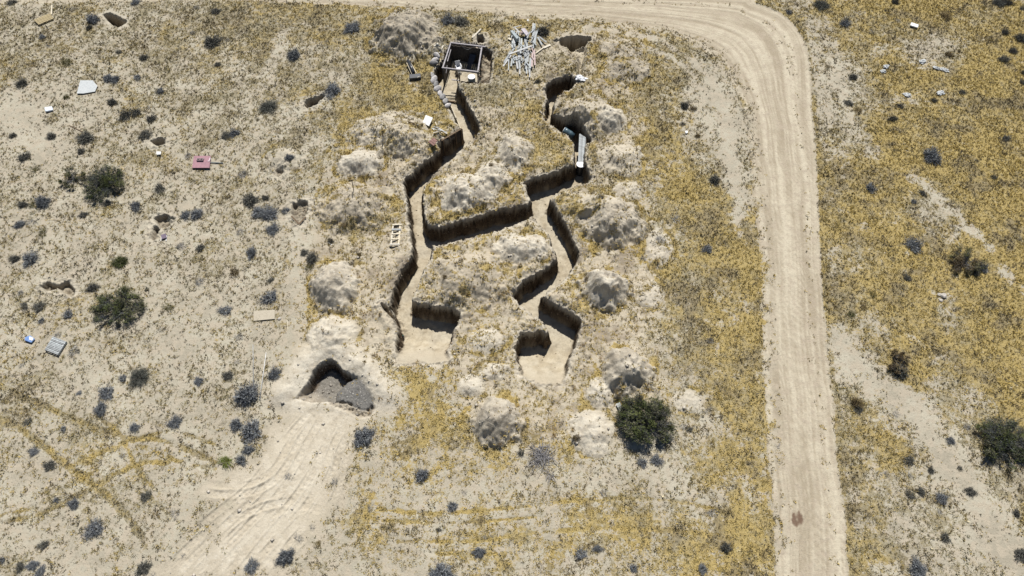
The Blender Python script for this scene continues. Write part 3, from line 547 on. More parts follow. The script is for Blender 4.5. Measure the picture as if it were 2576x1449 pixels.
# brown dry weeds, bigger than the grass, on the disturbed soil
def tufts(name, x, y, lo, hi, nb, pal, wk, label, cat):
    n = len(x); z = hz(x, y); sz = RNG.uniform(lo, hi, n); an = RNG.uniform(0, 2*np.pi, (n, nb)); e_ = RNG.uniform(.15, 1.4, (n, nb)); L_ = sz[:, None]*RNG.uniform(.5, 1.15, (n, nb)); o_ = RNG.uniform(0, .35, (n, nb))*sz[:, None]
    bx = x[:, None]+np.cos(an)*o_; by = y[:, None]+np.sin(an)*o_; zz = np.broadcast_to(z[:, None]-.02, (n, nb)); wd = wk*L_
    a = np.stack([bx-np.sin(an)*wd, by+np.cos(an)*wd, zz], -1); b = np.stack([bx+np.sin(an)*wd, by-np.cos(an)*wd, zz], -1); c = np.stack([bx+np.cos(an)*np.cos(e_)*L_, by+np.sin(an)*np.cos(e_)*L_, z[:, None]+np.sin(e_)*L_], -1)
    pal = np.array(pal); col = pal[RNG.integers(0, len(pal), n)][:, None, :]*RNG.uniform(.7, 1.2, (n, nb, 1))
    o = mesh_np(name, np.stack([a, b, c], 2).reshape(-1, 3), np.arange(n*nb*3).reshape(-1, 3), M_LEAF, tint=np.repeat(col.reshape(-1, 3), 3, axis=0)); tag(o, label, cat, kind='stuff')
qx, qy = scatter(15000, -26, 20, 5, 52, lambda x, y: np.clip((G(PALE, x, y) > .3)*(G(FLOOR, x, y) < .05)*(G(BARE, x, y) < .5)*(.02+.55*sstep(.05, .4, fbm(x, y, 1.7, 3, .6, 400)))*(1-.8*G(SPOIL, x, y)), 0, 1))
tufts('dry_weeds', qx, qy, .12, .28, 26, [(.36,.25,.11),(.27,.19,.09),(.46,.34,.16),(.20,.15,.09)], .07, 'brown and golden dry weeds on the disturbed soil between the mounds', 'weeds')
# clods and pebbles (uncountable)
def stones(name, xs, ys, rad, tint, label, cat):
    n = len(xs); base = np.array([(0,0,1),(1,0,0),(0,1,0),(-1,0,0),(0,-1,0),(0,0,-.6)]); F = np.array([(0,1,2),(0,2,3),(0,3,4),(0,4,1),(5,2,1),(5,3,2),(5,4,3),(5,1,4)])
    v = base[None]*rad[:, None, None]*RNG.uniform(.6, 1.3, (n, 6, 1)); a = RNG.uniform(0, 6.3, n); ca, sa_ = np.cos(a)[:, None], np.sin(a)[:, None]
    v2 = np.stack([v[..., 0]*ca-v[..., 1]*sa_, v[..., 0]*sa_+v[..., 1]*ca, v[..., 2]*.75], -1)+np.stack([xs, ys, hz(xs, ys)+rad*.25], 1)[:, None]
    f = (F[None]+(np.arange(n)*6)[:, None, None]).reshape(-1, 3)
    o = mesh_np(name, v2.reshape(-1, 3), f, M_LEAF, tint=np.repeat(tint, 6, axis=0)); tag(o, label, cat, kind='stuff')
sx, sy = scatter(60000, -26, 20, 5, 52, lambda x, y: np.clip(G(SPOIL, x, y)*.26+G(DARK, x, y)*.22, 0, .6)*(G(FLOOR, x, y) < .5)*(fbm(x, y, 1.4, 2, .6, 200) > -.05))
rd_ = .018+.12*RNG.random(len(sx))**7
dk_ = G(DARK, sx, sy)[:, None]; tn = (np.array([.56, .51, .44])*(1-dk_*.55))*RNG.uniform(.75, 1.2, (len(sx), 1))
stones('loose_clods', sx, sy, rd_, tn, 'loose earth clods and pebbles strewn over the spoil heaps', 'clods')
wx, wy = scatter(260000, -18, 16, 8, 52, lambda x, y: np.clip(G(WALL, x, y)-.2, 0, 1)*.5+.012*(G(FLOOR, x, y) > .5))
rdw = .015+.06*RNG.random(len(wx))**2.5
stones('crumbled_clods', wx, wy, rdw, np.array([.34, .27, .19])*RNG.uniform(.6, 1.3, (len(wx), 1)), 'crumbled brown earth clods on the trench walls and rims', 'clods')
# ------------------------------------------------------------------ shrubs
def shrub_mesh(name, r, h, ntw, palette, leaf=.02, seed=0, flat=.0, gaps=.25, wid=.008, cl=9):
    """twiggy hemispherical shrub: many thin twigs and small leaf blades, uneven outline, gaps"""
    rg = np.random.default_rng(seed); lobes = rg.normal(size=(cl, 3)); lobes[:, 2] = np.abs(lobes[:, 2])*.7; lobes /= np.linalg.norm(lobes, axis=1)[:, None]; lr = rg.uniform(.7, 1.15, cl)
    d = rg.normal(size=(ntw, 3)); d[:, 2] = np.abs(d[:, 2])*.75+flat; d /= np.linalg.norm(d, axis=1)[:, None]
    dot = d@lobes.T; best = dot.argmax(1); R_ = lr[best]*(.55+.45*np.clip((dot.max(1)-.55)/.45, 0, 1)**gaps)*rg.uniform(.62, 1.12, ntw)
    tip = d*R_[:, None]*np.array([r, r, h]); rad_t = rg.uniform(.15, .55, ntw); base = tip*rad_t[:, None]+rg.normal(size=(ntw, 3))*.04*r
    base[:, 2] = np.abs(base[:, 2])
    ax = tip-base; ln = np.linalg.norm(ax, axis=1)[:, None]+1e-6; side = np.cross(ax/ln, rg.normal(size=(ntw, 3))); side /= np.linalg.norm(side, axis=1)[:, None]+1e-6
    V = [np.stack([base-side*wid, base+side*wid, tip], 1)]; pal = np.array(palette); ci = rg.integers(0, len(pal), ntw)
    T = [np.repeat(pal[ci]*rg.uniform(.75, 1.15, (ntw, 1)), 3, axis=0)]
    m = ntw*3; q = rg.integers(0, ntw, m); tt = rg.uniform(.55, 1.04, m)[:, None]; cpt = base[q]*(1-tt)+tip[q]*tt+rg.normal(size=(m, 3))*.03*r
    a = rg.normal(size=(m, 3)); a /= np.linalg.norm(a, axis=1)[:, None]; b = np.cross(a, rg.normal(size=(m, 3))); b /= np.linalg.norm(b, axis=1)[:, None]; s_ = leaf*rg.uniform(.6, 1.4, (m, 1))
    V.append(np.stack([cpt-a*s_*1.6, cpt+b*s_*.8, cpt+a*s_*1.6], 1)); T.append(np.repeat(pal[ci[q]]*rg.uniform(.75, 1.2, (m, 1)), 3, axis=0))
    v = np.concatenate([a_.reshape(-1, 3) for a_ in V]); o = mesh_np(name, v, np.arange(len(v)).reshape(-1, 3), M_LEAF, tint=np.vstack(T)); return o
def clump_mesh(name, r, h, ncl, per, palette, twig, leaf=.02, seed=0):
    """open desert bush: separate leafy sprays on long grey stems, gaps between them"""
    rg = np.random.default_rng(seed); V = []; T = []; pal = np.array(palette); tw = np.array(twig)
    for c in range(ncl):
        a = rg.uniform(0, 2*np.pi); q = np.sqrt(rg.random())*.86; ctr = np.array([np.cos(a)*q*r, np.sin(a)*q*r, h*rg.uniform(.35, .9)*np.sqrt(max(.05, 1-q*q*.8))]); cr = r*rg.uniform(.13, .27)
        out = ctr*np.array([1, 1, .9]); out = out/np.linalg.norm(out); n_ = int(per*rg.uniform(.5, 1.4)); shade = rg.uniform(.75, 1.2); pc = pal[rg.integers(0, len(pal))]
        d = rg.normal(size=(n_, 3))+out*1.1; d /= np.linalg.norm(d, axis=1)[:, None]; b0 = ctr-out*cr*.6+rg.normal(size=(n_, 3))*cr*.12; tip = ctr+d*cr*rg.uniform(.6, 1.5, (n_, 1))
        ax = tip-b0; ax /= np.linalg.norm(ax, axis=1)[:, None]; sd2 = np.cross(ax, rg.normal(size=(n_, 3))); sd2 /= np.linalg.norm(sd2, axis=1)[:, None]
        V.append(np.stack([b0-sd2*.009, b0+sd2*.009, tip], 1)); T.append(np.repeat(tw[rg.integers(0, len(tw), n_)], 3, axis=0))
        m = n_*4; q2 = rg.integers(0, n_, m); tt = rg.uniform(.45, 1.05, m)[:, None]; cp = b0[q2]*(1-tt)+tip[q2]*tt+rg.normal(size=(m, 3))*cr*.10
        e1 = rg.normal(size=(m, 3)); e1 /= np.linalg.norm(e1, axis=1)[:, None]; e2 = np.cross(e1, rg.normal(size=(m, 3))); e2 /= np.linalg.norm(e2, axis=1)[:, None]; s_ = leaf*rg.uniform(.6, 1.5, (m, 1))
        V.append(np.stack([cp-e1*s_*1.5, cp+e2*s_*.9, cp+e1*s_*1.5], 1)); T.append(np.repeat(pc*shade*rg.uniform(.75, 1.25, (m, 1)), 3, axis=0))
        k = 5; st0 = rg.normal(size=(k, 3))*.05*r; st0[:, 2] = 0; en = ctr+rg.normal(size=(k, 3))*cr*.5; sd3 = np.cross(en-st0, rg.normal(size=(k, 3))); sd3 /= np.linalg.norm(sd3, axis=1)[:, None]
        V.append(np.stack([st0-sd3*.016, st0+sd3*.016, en], 1)); T.append(np.repeat(tw[rg.integers(0, len(tw), k)], 3, axis=0))
    v = np.concatenate([a_.reshape(-1, 3) for a_ in V]); return mesh_np(name, v, np.arange(len(v)).reshape(-1, 3), M_LEAF, tint=np.vstack(T))
PAL = {'blue': [(.18,.195,.21),(.25,.265,.28),(.115,.12,.14),(.34,.35,.35)], 'dark': [(.11,.112,.10),(.155,.155,.13),(.075,.075,.07),(.22,.21,.185)],
       'faint': [(.36,.35,.33),(.28,.285,.29),(.42,.39,.34)], 'brown': [(.19,.14,.075),(.13,.095,.055),(.26,.205,.11)], 'olive': [(.15,.145,.06),(.21,.19,.09),(.10,.10,.05)],
       'green': [(.10,.12,.045),(.135,.15,.055),(.07,.085,.035),(.17,.165,.10)], 'bright': [(.20,.24,.05),(.26,.28,.08),(.15,.18,.04)]}
PROTO = {}
for kind, ks, ntw, lf in (('blue', 5, 520, .020), ('dark', 5, 430, .020), ('faint', 4, 120, .018), ('brown', 3, 230, .022), ('olive', 3, 170, .022), ('bright', 1, 420, .022)):
    PROTO[kind] = []
    for i in range(ks):
        o = shrub_mesh('desert_shrub', .5, .42 if kind != 'faint' else .28, int(ntw*(.6+.2*i)), PAL[kind], lf, 100+i*7+len(kind)*31, gaps=.5+.35*i, cl=4+i*3); me = o.data; bpy.data.objects.remove(o); PROTO[kind].append(me)
# u, v, radius, kind
SH = """32 5 11 d;235 48 17 b;225 69 9 d;182 22 12 f;108 92 10 b;122 112 9 f;340 5 11 b;494 18 9 f;543 28 11 d;535 105 21 d;573 100 8 f;740 138 18 b;300 130 10 d;362 145 11 d;483 82 9 f;170 155 18 o;548 162 8 d;56 208 17 d;272 196 14 b;290 199 13 b;346 194 11 b;405 228 13 b;166 244 11 o;283 257 11 d;675 263 30 k;838 226 20 b;318 290 17 d;345 282 15 d;378 270 9 f;381 298 15 d;33 341 8 d;130 342 11 d;367 338 16 d;215 347 18 d;568 341 14 d;590 335 13 b;62 393 16 d;205 380 9 d;92 423 14 o;403 472 17 d;474 390 11 f;612 437 14 f;728 395 11 b;
886 70 16 b;1127 50 20 b;1160 53 17 d;1364 80 18 d;1352 206 10 d;2065 8 22 k;1985 30 10 b;2013 38 9 f;2127 58 17 b;2192 78 11 f;2252 5 11 d;2258 50 10 f;2512 4 16 k;2535 6 14 d;2378 38 16 n;2573 20 12 d;2527 80 11 d;2570 96 17 d;2524 147 16 d;2547 128 12 d;2145 193 11 d;2136 259 10 d;2160 277 14 n;2264 265 13 d;2244 298 12 d;2349 253 7 d;2419 231 10 d;2384 135 12 n;2574 182 9 d;2573 207 10 d;2343 393 22 b;2530 347 11 d;2501 445 9 d;2190 471 15 b;1797 452 14 d;1722 266 11 d;1744 272 11 n;1717 312 7 d;
58 514 12 d;82 515 11 o;110 508 19 b;80 556 16 f;50 564 11 b;108 585 15 o;343 517 15 b;210 540 10 d;270 512 9 d;432 549 9 d;467 540 13 b;495 538 14 b;452 618 16 f;504 623 11 d;302 655 20 g;38 650 13 d;76 650 22 b;632 636 17 b;630 503 17 d;668 496 11 d;650 532 18 b;678 537 19 b;685 576 16 b;720 528 10 b;605 580 15 f;832 606 10 d;766 634 11 d;785 650 16 d;777 674 13 o;683 702 10 d;681 745 24 b;569 779 17 b;500 706 12 f;590 684 14 n;235 722 15 d;52 735 11 f;62 767 15 d;100 771 14 d;172 791 14 b;105 806 9 b;369 728 6 d;425 770 15 o;408 826 12 f;600 846 12 f;146 840 9 f;56 914 10 f;35 945 7 f;187 880 18 f;352 942 30 k;311 950 13 b;692 940 20 b;575 943 12 d;500 957 11 b;598 910 10 f;
271 985 22 b;255 1027 17 b;200 987 7 b;72 1057 12 d;160 1077 11 b;340 1072 16 b;440 1061 17 b;623 992 27 b;595 1067 16 b;636 1079 26 b;625 1130 13 b;608 1157 16 b;570 1158 17 y;86 1135 12 b;126 1169 13 d;307 1145 9 f;366 1247 13 d;143 1257 10 b;187 1266 13 b;240 1326 24 b;110 1370 12 d;6 1407 11 b;52 1424 13 d;83 1421 12 b;103 1436 13 b;440 1288 14 f;362 1427 14 d;462 1398 10 f;386 1444 10 f;720 1398 21 b;632 1420 21 b;750 1352 14 f;725 1198 12 f;785 1325 10 f;
915 1096 23 b;842 1211 11 f;1062 1194 16 b;932 1274 12 f;1139 1270 16 b;1105 1332 8 d;1167 1237 9 f;1205 1388 13 b;1112 1438 22 b;1312 1138 13 d;1462 1391 20 b;1502 1378 10 b;1594 1428 12 b;1448 1098 13 n;1615 1163 15 b;1650 1155 13 b;1222 1351 8 f;1095 1020 9 f;1458 1163 11 f;1517 1238 13 f;1783 1030 13 f;1722 1070 15 f;1735 1078 11 d;1791 1287 14 f;1826 1375 14 d;1767 1430 13 b;2153 1014 22 n;2160 1030 12 d;2250 1040 14 f;2392 1107 11 b;2283 1155 18 d;2413 1176 9 d;2342 1183 8 d;2441 1236 11 d;2290 1244 14 d;2316 1235 11 d;2368 1250 14 b;2284 1192 11 f;2378 1350 13 d;2307 1428 22 b;2362 1286 10 f;2230 1190 11 f;2556 1290 10 d;2571 1395 17 d;2432 1073 12 f;
2297 616 24 b;2282 698 11 d;2450 680 18 d;2470 674 16 b;1779 625 15 b;2262 930 24 k;2258 905 16 n;2140 788 12 o;1787 856 12 f;2320 485 9 d;2297 506 10 b;1660 601 15 f;1697 545 17 f;1620 645 12 f;2195 740 10 o;2170 770 11 n;1755 340 9 n;1160 655 9 n;1125 650 10 n;1120 695 10 n;1400 100 7 d;905 640 9 n;868 560 11 n;1478 700 9 n;1555 985 10 n;1235 415 8 n;1325 415 7 n;955 395 9 n"""
KM = {'b': ('blue', 'blue-grey'), 'd': ('dark', 'dark grey'), 'f': ('faint', 'faint pale grey'), 'n': ('brown', 'dry brown'), 'o': ('olive', 'olive'), 'y': ('bright', 'bright green'), 'k': None, 'g': None}
LAND = [(110,47,'yellowed pallet'),(218,218,'pale angular sheet'),(121,274,'white plastic packet'),(288,48,'dark burrow'),(505,405,'maroon sheet'),(73,852,'blue plastic bag'),(138,872,'grey slatted pallet'),
 (664,793,'plywood sheet'),(661,950,'white pole'),(413,597,'small dark chair seat'),(788,255,'narrow dug crack'),(185,440,'olive-green bush'),(270,455,'dark creosote bush'),(305,762,'tall green creosote bush'),(352,942,'big grey-green bush'),
 (1025,85,'large dark spoil mound'),(1180,150,'dugout room'),(1318,125,'lumber pile'),(1452,105,'open pit'),(1040,175,'black pipe'),(996,592,'ladder frame'),(838,722,'grey rounded mound'),(850,960,'dug hole'),(700,1150,'tyre-printed ground'),
 (1245,1060,'lone grey-faced mound'),(1620,1055,'large dark green bush'),(1365,1150,'dead branch heap'),(1521,728,'chalk-white mound'),(1578,935,'cloddy grey mound'),(2006,1303,'damp road stain'),(2300,62,'white slab'),(2226,176,'pair of pale sacks'),
 (2369,748,'bleached rocks'),(2515,1090,'right edge bush'),(1940,600,'straight road'),(1960,110,'bend of the road'),(2373,176,'thin pale sack'),(1180,700,'enclosed brown mound'),(1540,560,'large tan mound'),(200,1200,'crossing wheel tracks'),
 (560,1430,'end of the tyre prints'),(60,1440,'bottom left corner'),(2540,1430,'bottom right corner'),(2550,20,'top right corner'),(20,20,'top left corner'),(1720,1440,'bottom edge beside the road'),(1250,1440,'bottom edge centre')]
import re
ents = []
for tkn in re.split(r'[;\n]+', SH):
    if tkn.strip(): u, v, r_, k = tkn.split(); ents.append((float(u), float(v), float(r_), k))
big = {'k': 'big grey-green', 'g': 'small dark green'}
cells = {}
for i, (u, v, r_, k) in enumerate(ents):
    best = min((((u-a)**2+(v-b)**2), nm, a, b) for a, b, nm in LAND if (a-u)**2+(b-v)**2 > 150)
    d, nm, a, b = best; dx, dy = u-a, v-b
    if nm.startswith(('bottom', 'top')) or nm in ('straight road', 'bend of the road'): pass
    hx_ = 'right of' if dx > 0 else 'left of'; vy_ = 'below' if dy > 0 else 'above'
    q = abs(dx)/(abs(dy)+1e-6); dr = hx_ if q > 2 else (vy_ if q < .5 else vy_+' and '+hx_)
    col = KM[k][1] if KM.get(k) else big[k]
    sz = 'tiny' if r_ < 9 else 'small' if r_ < 13 else 'mid-sized' if r_ < 19 else 'large'
    if KM.get(k) is None: sz = ''
    cells.setdefault((nm, dr, (sz+' '+col).strip()), []).append((d, i))
LABEL = {}
ORD = ['nearest', 'second nearest', 'third nearest', 'fourth nearest', 'fifth nearest', 'sixth nearest', 'seventh nearest', 'eighth nearest']
for (nm, dr, desc), lst in cells.items():
    lst.sort()
    for j, (d, i) in enumerate(lst):
        LABEL[i] = f'{desc} shrub {dr} the {nm}' + ('' if len(lst) == 1 else f', {ORD[j]} such')
def big_bush(name, u, v, ru, hgt, pal, ntw, leaf, label, cat, seed, stems=9, group=None, gaps=1.6, cl=22, sy=1.0):
    p = on(u, v+ru*.25); sc = (H*CT+p.y*ST)/FV; r = ru*sc*1.1
    e = empty(name, p, random.uniform(0, 6)); tag(e, label, cat, group)
    f = clump_mesh('foliage', r, hgt, max(9, int(ntw/52)), 42, pal, [(.17,.175,.18),(.10,.10,.11),(.25,.25,.25)], leaf*1.1, seed) if ntw > 1000 or name == 'creosote_bush' else shrub_mesh('foliage', r, hgt, ntw, pal, leaf, seed, gaps=gaps, wid=.010, cl=cl); f.parent = e
    rg = random.Random(seed)
    for k in range(stems):
        a = rg.uniform(0, 6.28); t = rg.uniform(.4, .95); L = rg.uniform(.55, .9); m = MB()
        pts = [(0.05*math.cos(a), .05*math.sin(a), -.05)]; 
        for q in (.33, .66, 1): pts.append((math.cos(a+rg.uniform(-.2, .2))*t*r*L*q, math.sin(a+rg.uniform(-.2, .2))*t*r*L*q, hgt*L*q*(1.25-.4*t)))
        m.rings(pts, [.035, .026, .018, .008], 6); m.build('stem', STEMM, e)
    e.scale = (1, sy, 1); return e
for i, (u, v, r_, k) in enumerate(ents):
    if KM.get(k) is None:
        pal = PAL['green'] if k == 'g' else [(.12,.125,.105),(.17,.175,.15),(.09,.095,.085),(.22,.215,.19)]
        big_bush('desert_shrub', u, v, r_*1.05, r_*.021, pal, 900, .024, LABEL[i], 'shrub', 500+i, 4, 'shrubs scattered over the desert'); continue
    me = random.choice(PROTO[KM[k][0]]); p = on(u, v+r_*.2); sc = (H*CT+p.y*ST)/FV; rr_ = r_*sc*1.45
    o = bpy.data.objects.new('desert_shrub', me); COL.objects.link(o); o.location = p-Vector((0, 0, .02)); s_ = rr_/.5
    o.scale = (s_*random.uniform(.75, 1.15), s_*random.uniform(.75, 1.15), s_*random.uniform(.75, 1.2)); o.rotation_euler = (random.uniform(-.12, .12), random.uniform(-.12, .12), random.uniform(0, 6.28))
    tag(o, LABEL[i], 'shrub', 'shrubs scattered over the desert')
big_bush('creosote_bush', 270, 458, 50, 1.05, PAL['green']+[(.09,.10,.085)], 3300, .026, 'dark green creosote bush with grey stems, biggest on the left side', 'bush', 21, 14)
big_bush('creosote_bush', 186, 445, 32, .65, PAL['olive']+PAL['green'], 900, .026, 'spreading olive-green bush left of the dark green creosote bush', 'bush', 22, 8)
big_bush('creosote_bush', 306, 765, 50, 1.15, PAL['green']+[(.16,.17,.07)], 2900, .026, 'tall green creosote bush in the open ground on the left', 'bush', 23, 14, sy=1.15)
big_bush('creosote_bush', 1618, 1050, 57, 1.45, PAL['green']+[(.12,.115,.085)], 5200, .028, 'large dark green creosote bush below the cloddy grey mound', 'bush', 24, 20, sy=1.25)
big_bush('creosote_bush', 2515, 1100, 66, 1.15, PAL['green']+[(.10,.11,.10)], 4400, .028, 'spreading dark green bush beside the pale wash at the right edge', 'bush', 25, 18)
big_bush('dry_bush', 2425, 655, 42, .7, PAL['brown']+PAL['olive'], 1500, .026, 'wide dry brown bush with a dark lower edge beside the pale strip', 'bush', 26, 8)
big_bush('dry_bush', 2258, 908, 32, .6, PAL['brown'], 1100, .026, 'dry brown bush just above a grey-green shrub right of the road', 'bush', 27, 6)
# heap of dead branches
def branches(u, v, ru, n, label, seed, name='dead_branches', cat='dead branches', zmax=.35, main=1.0):
    p = on(u, v); sc = (H*CT+p.y*ST)/FV; rg = random.Random(seed); m = MB()
    for k in range(n):
        a = rg.uniform(0, 6.28); L = ru*sc*rg.uniform(.35, 1)*main; st = Vector((rg.gauss(0, .25), rg.gauss(0, .25), 0))*ru*sc; dr = Vector((math.cos(a), math.sin(a), 0))
        pts = []; bend = rg.uniform(-.5, .5); zz = rg.uniform(.02, zmax)
        for q in (0, .35, .7, 1):
            w_ = st+Matrix.Rotation(bend*q, 3, 'Z')@dr*L*q; gxy = p+w_; pts.append((w_.x, w_.y, float(hz(gxy.x, gxy.y))-p.z+.01+zz*math.sin(q*2.6)))
        m.rings(pts, [.022, .016, .010, .004] if k < n*.3 else [.009, .007, .005, .003], 5)
    o = m.build(name, BRANCH, None, origin=(0, 0, 0)); o.location = p; tag(o, label, cat); return o
branches(1362, 1150, 42, 170, 'sprawling heap of thin grey dead branches below the lone mound', 5)
branches(1385, 1196, 20, 26, 'dark dead branch lying at the lower end of the branch heap', 6, 'dead_branch', 'dead branch', .15, 1.2)
branches(1957, 1125, 9, 5, 'single dead twig lying across the left edge of the road', 8, 'dead_twig', 'twig', .08, 1.3)
branches(1210, 1006, 9, 5, 'few dark twigs at the top edge of the lone mound', 9, 'dead_twig', 'twig', .08)
# ------------------------------------------------------------------ boards lying about
def board(name, a, b, w_, t, m, label, cat='plank', lift=.03, group=None, liftb=None):
    pa, pb = on(*a), on(*b); pa.z += lift; pb.z += lift if liftb is None else liftb
    o = MB().plank(pa, pb, w_, t).build(name, m, bevel=0); tag(o, label, cat, group); return o
def quadsheet(name, uv, t, m, label, cat, lift=.05, group=None, bevel=0):
    c = on(sum(a for a, _ in uv)/len(uv), sum(b for _, b in uv)/len(uv)); zl = c.z+lift+.05; top = [pt(u, v, zl+t) for u, v in uv]; n = len(top)
    vs = [(p.x, p.y, p.z) for p in top]+[(p.x, p.y, p.z-t) for p in top]
    fs = [tuple(range(n-1, -1, -1)), tuple(range(n, 2*n))]+[(i, (i+1) % n, n+(i+1) % n, n+i) for i in range(n)]
    o = MB().add(vs, fs).build(name, m, bevel=bevel)
    import bmesh
    bm = bmesh.new(); bm.from_mesh(o.data); bmesh.ops.recalc_face_normals(bm, faces=bm.faces); bm.to_mesh(o.data); bm.free()
    if label: tag(o, label, cat, group)
    return o
# pallets: deck slats, runners
def pallet(uv, m, label, nslat, over=0, flip=False):
    """uv: four corners, slats run from edge 0-1 side to side"""
    c = on(sum(a for a, _ in uv)/4, sum(b for _, b in uv)/4); z = c.z+.03; q = [pt(u, v, z+.14) for u, v in uv]
    e = empty('pallet', (c.x, c.y, z)); tag(e, label, 'pallet', 'pallets lying on the ground'); loc = [p-Vector((c.x, c.y, z)) for p in q]
    A, B, C_, D = loc   # slats parallel to A-B, stacked from A to D
    L = (D-A).length; sw = L/nslat*.70
    for k in range(nslat):
        t = (k+.5)/nslat; a = A.lerp(D, t); b = B.lerp(C_, t); a.z = b.z = .145; MB().plank(a, b, sw, .02).build('slat', m, e)
    for k, t in enumerate((.05, .5, .95)):
        a = A.lerp(B, t); b = D.lerp(C_, t); a.z = b.z = .0775; MB().plank(a, b, .09, .11).build('runner', m, e)
    for t in (.08, .5, .92):
        a = A.lerp(D, t); b = B.lerp(C_, t); a.z = b.z = .01; MB().plank(a, b, .1, .02).build('bottom_board', m, e)
    return e
pallet([(84,50),(127,33),(134,47),(97,62)], YELWOOD, 'yellowed wooden pallet lying at the top left corner', 5)
pallet([(133,846),(167,859),(145,893),(112,880)], GREYWOOD, 'grey slatted pallet beside the blue plastic bag', 10)
board('plank', (131,38), (134,19), .11, .03, PALEWOOD, 'short pale board propped on the yellowed pallet', lift=.08, liftb=.25)
quadsheet('board_sheet', [(193,235),(202,202),(233,202),(245,216),(239,230),(210,235)], .02, SHEET, 'pale grey sheet with cut corners lying among shrubs', 'sheet', .05)
board('stick', (184,216), (200,217), .03, .02, BROWNWOOD, 'thin stick poking out left of the pale angular sheet', 'stick')
quadsheet('plastic_packet', [(111,270),(130,267),(133,276),(114,280)], .12, BLUEW, 'white and blue plastic packet near the left edge', 'packet', .01, bevel=.03)
board('plank', (174,316), (208,332), .07, .03, BROWNWOOD, 'narrow brown plank above left of a dark shrub')
quadsheet('litter', [(393,381),(405,381),(404,388),(394,389)], .08, WHITEPAINT, 'small white scrap below the little burrow', 'scrap', .01)
# maroon sheet with a concrete block frame and a bar
e = quadsheet('maroon_sheet', [(488,392),(530,392),(527,422),(483,422)], .045, MAROON, 'faded maroon sheet lying flat in the open ground', 'sheet', .06)
zt = e.location.z+.025
def local_block(u, v, L, W, Hh, wall, z):
    c = pt(u, v, z); m = MB()
    for dx_, dy_, sx_, sy_ in ((0, W/2-wall/2, L, wall), (0, -W/2+wall/2, L, wall), (-L/2+wall/2, 0, wall, W-2*wall), (L/2-wall/2, 0, wall, W-2*wall), (0, 0, wall, W-2*wall)): m.box((dx_, dy_, Hh/2), (sx_-.002, sy_, Hh))
    o = m.build('concrete_block', mat('pinkish_block', (.42, .32, .33)), None, origin=(0, 0, 0)); o.location = c; return o
tag(local_block(504.5, 403, .52, .22, .12, .045, zt+.01), 'hollow two-cell block resting on the maroon sheet', 'block')
mb = MB(); c0 = pt(527, 403, zt+.02); mb.box((0, .10, 0), (.09, .30, .03)); mb.box((-.03, -.09, 0), (.15, .10, .03)); o = mb.build('painted_bracket', mat('pale_pink_paint', (.72, .58, .62)), None, origin=(0, 0, 0)); o.location = c0; tag(o, 'pale pink bracket on the right side of the maroon sheet', 'bracket')
board('metal_bar', (521,410), (562,411.5), .07, .05, mat('grey_green_metal', (.22, .24, .24)), 'grey bar jutting right from under the pink bracket', 'bar', lift=.10, liftb=.05)
quadsheet('plastic_bag', [(62,848),(75,843),(87,852),(78,862),(61,856)], .10, BLUE, 'crumpled blue and white plastic bag left of the slatted pallet', 'bag', .01, bevel=.04)
quadsheet('bag_panel', [(74,846),(84,850),(81,857),(73,854)], .02, WHITE, None, None, .115).parent = None
bp_ = bpy.data.objects['bag_panel']; pb_ = bpy.data.objects['plastic_bag']; bpy.context.view_layer.update(); bp_.location = bp_.location-pb_.location; bp_.parent = pb_
quadsheet('plywood_sheet', [(638,782),(691,779),(691,802),(638,807)], .02, PLY, 'sandy plywood sheet lying flat near the footpath', 'sheet', .03)
board('stick', (722,798), (725,832), .03, .02, PALEWOOD, 'thin pale stick standing out below right of the plywood sheet', 'stick')
def pole(name, a, b, r_, m, label, lift=.05, cat='pole'):
    pa, pb = on(*a), on(*b); pa.z += lift; pb.z += lift; o = MB().rings([pa, pb], [r_, r_], 8).build(name, m, smooth=True); tag(o, label, cat); return o
pole('pole', (670,888), (654,1006), .03, mat('dusty_white_pipe', (.66, .65, .62)), 'long white pole lying beside a blue-grey shrub')
pole('pole', (637,868), (638,972), .025, mat('dull_grey_pipe', (.45, .45, .44)), 'thin dull grey pipe lying parallel left of the white pole')
# chair seat in the digging
e = empty('folding_chair', on(414, 597)); tag(e, 'small dark folded chair with white legs in a digging', 'chair')
MB().box((0, 0, .12), (.34, .42, .03), Matrix.Rotation(R(25), 3, 'Z')).build('seat', mat('mauve_fabric', (.20, .16, .21)), e)
for dx_ in (-.2, .17): MB().plank((dx_-.02, .15, .03), (dx_+.05, -.36, .05), .03, .03).build('leg', WHITE, e)
# ladder-like frame
z = on(996, 592).z+.06
e = empty('ladder_frame', on(996, 592)); e.location.z = z; tag(e, 'short wooden ladder frame with five rungs beside the left trench', 'ladder')
LZ = lambda a, b, zz: pt(966+a*12/149/1.0*0+(1440+a*120/1449)*.6708-966, (820+b*120/1449)*.6708, z+zz)-Vector(e.location)
for xa, xb in (((415, 300), (315, 1240)), ((735, 300), (655, 1240))): MB().plank(LZ(*xa, .03), LZ(*xb, .03), .11, .05).build('side_rail', PALEWOOD, e)
for k, (yy_, ww, x0_, x1_, thk) in enumerate(((265, .10, 385, 785, .06), (490, .15, 355, 765, .06), (690, .08, 355, 700, .05), (915, .08, 330, 680, .05), (1160, .10, 245, 715, .06))):
    MB().plank(LZ(x0_, yy_, .075), LZ(x1_, yy_, .075), ww, thk).build('rung', [PALEWOOD, GREYWOOD][k == 1], e)
for q in (400, 1160):
    pass
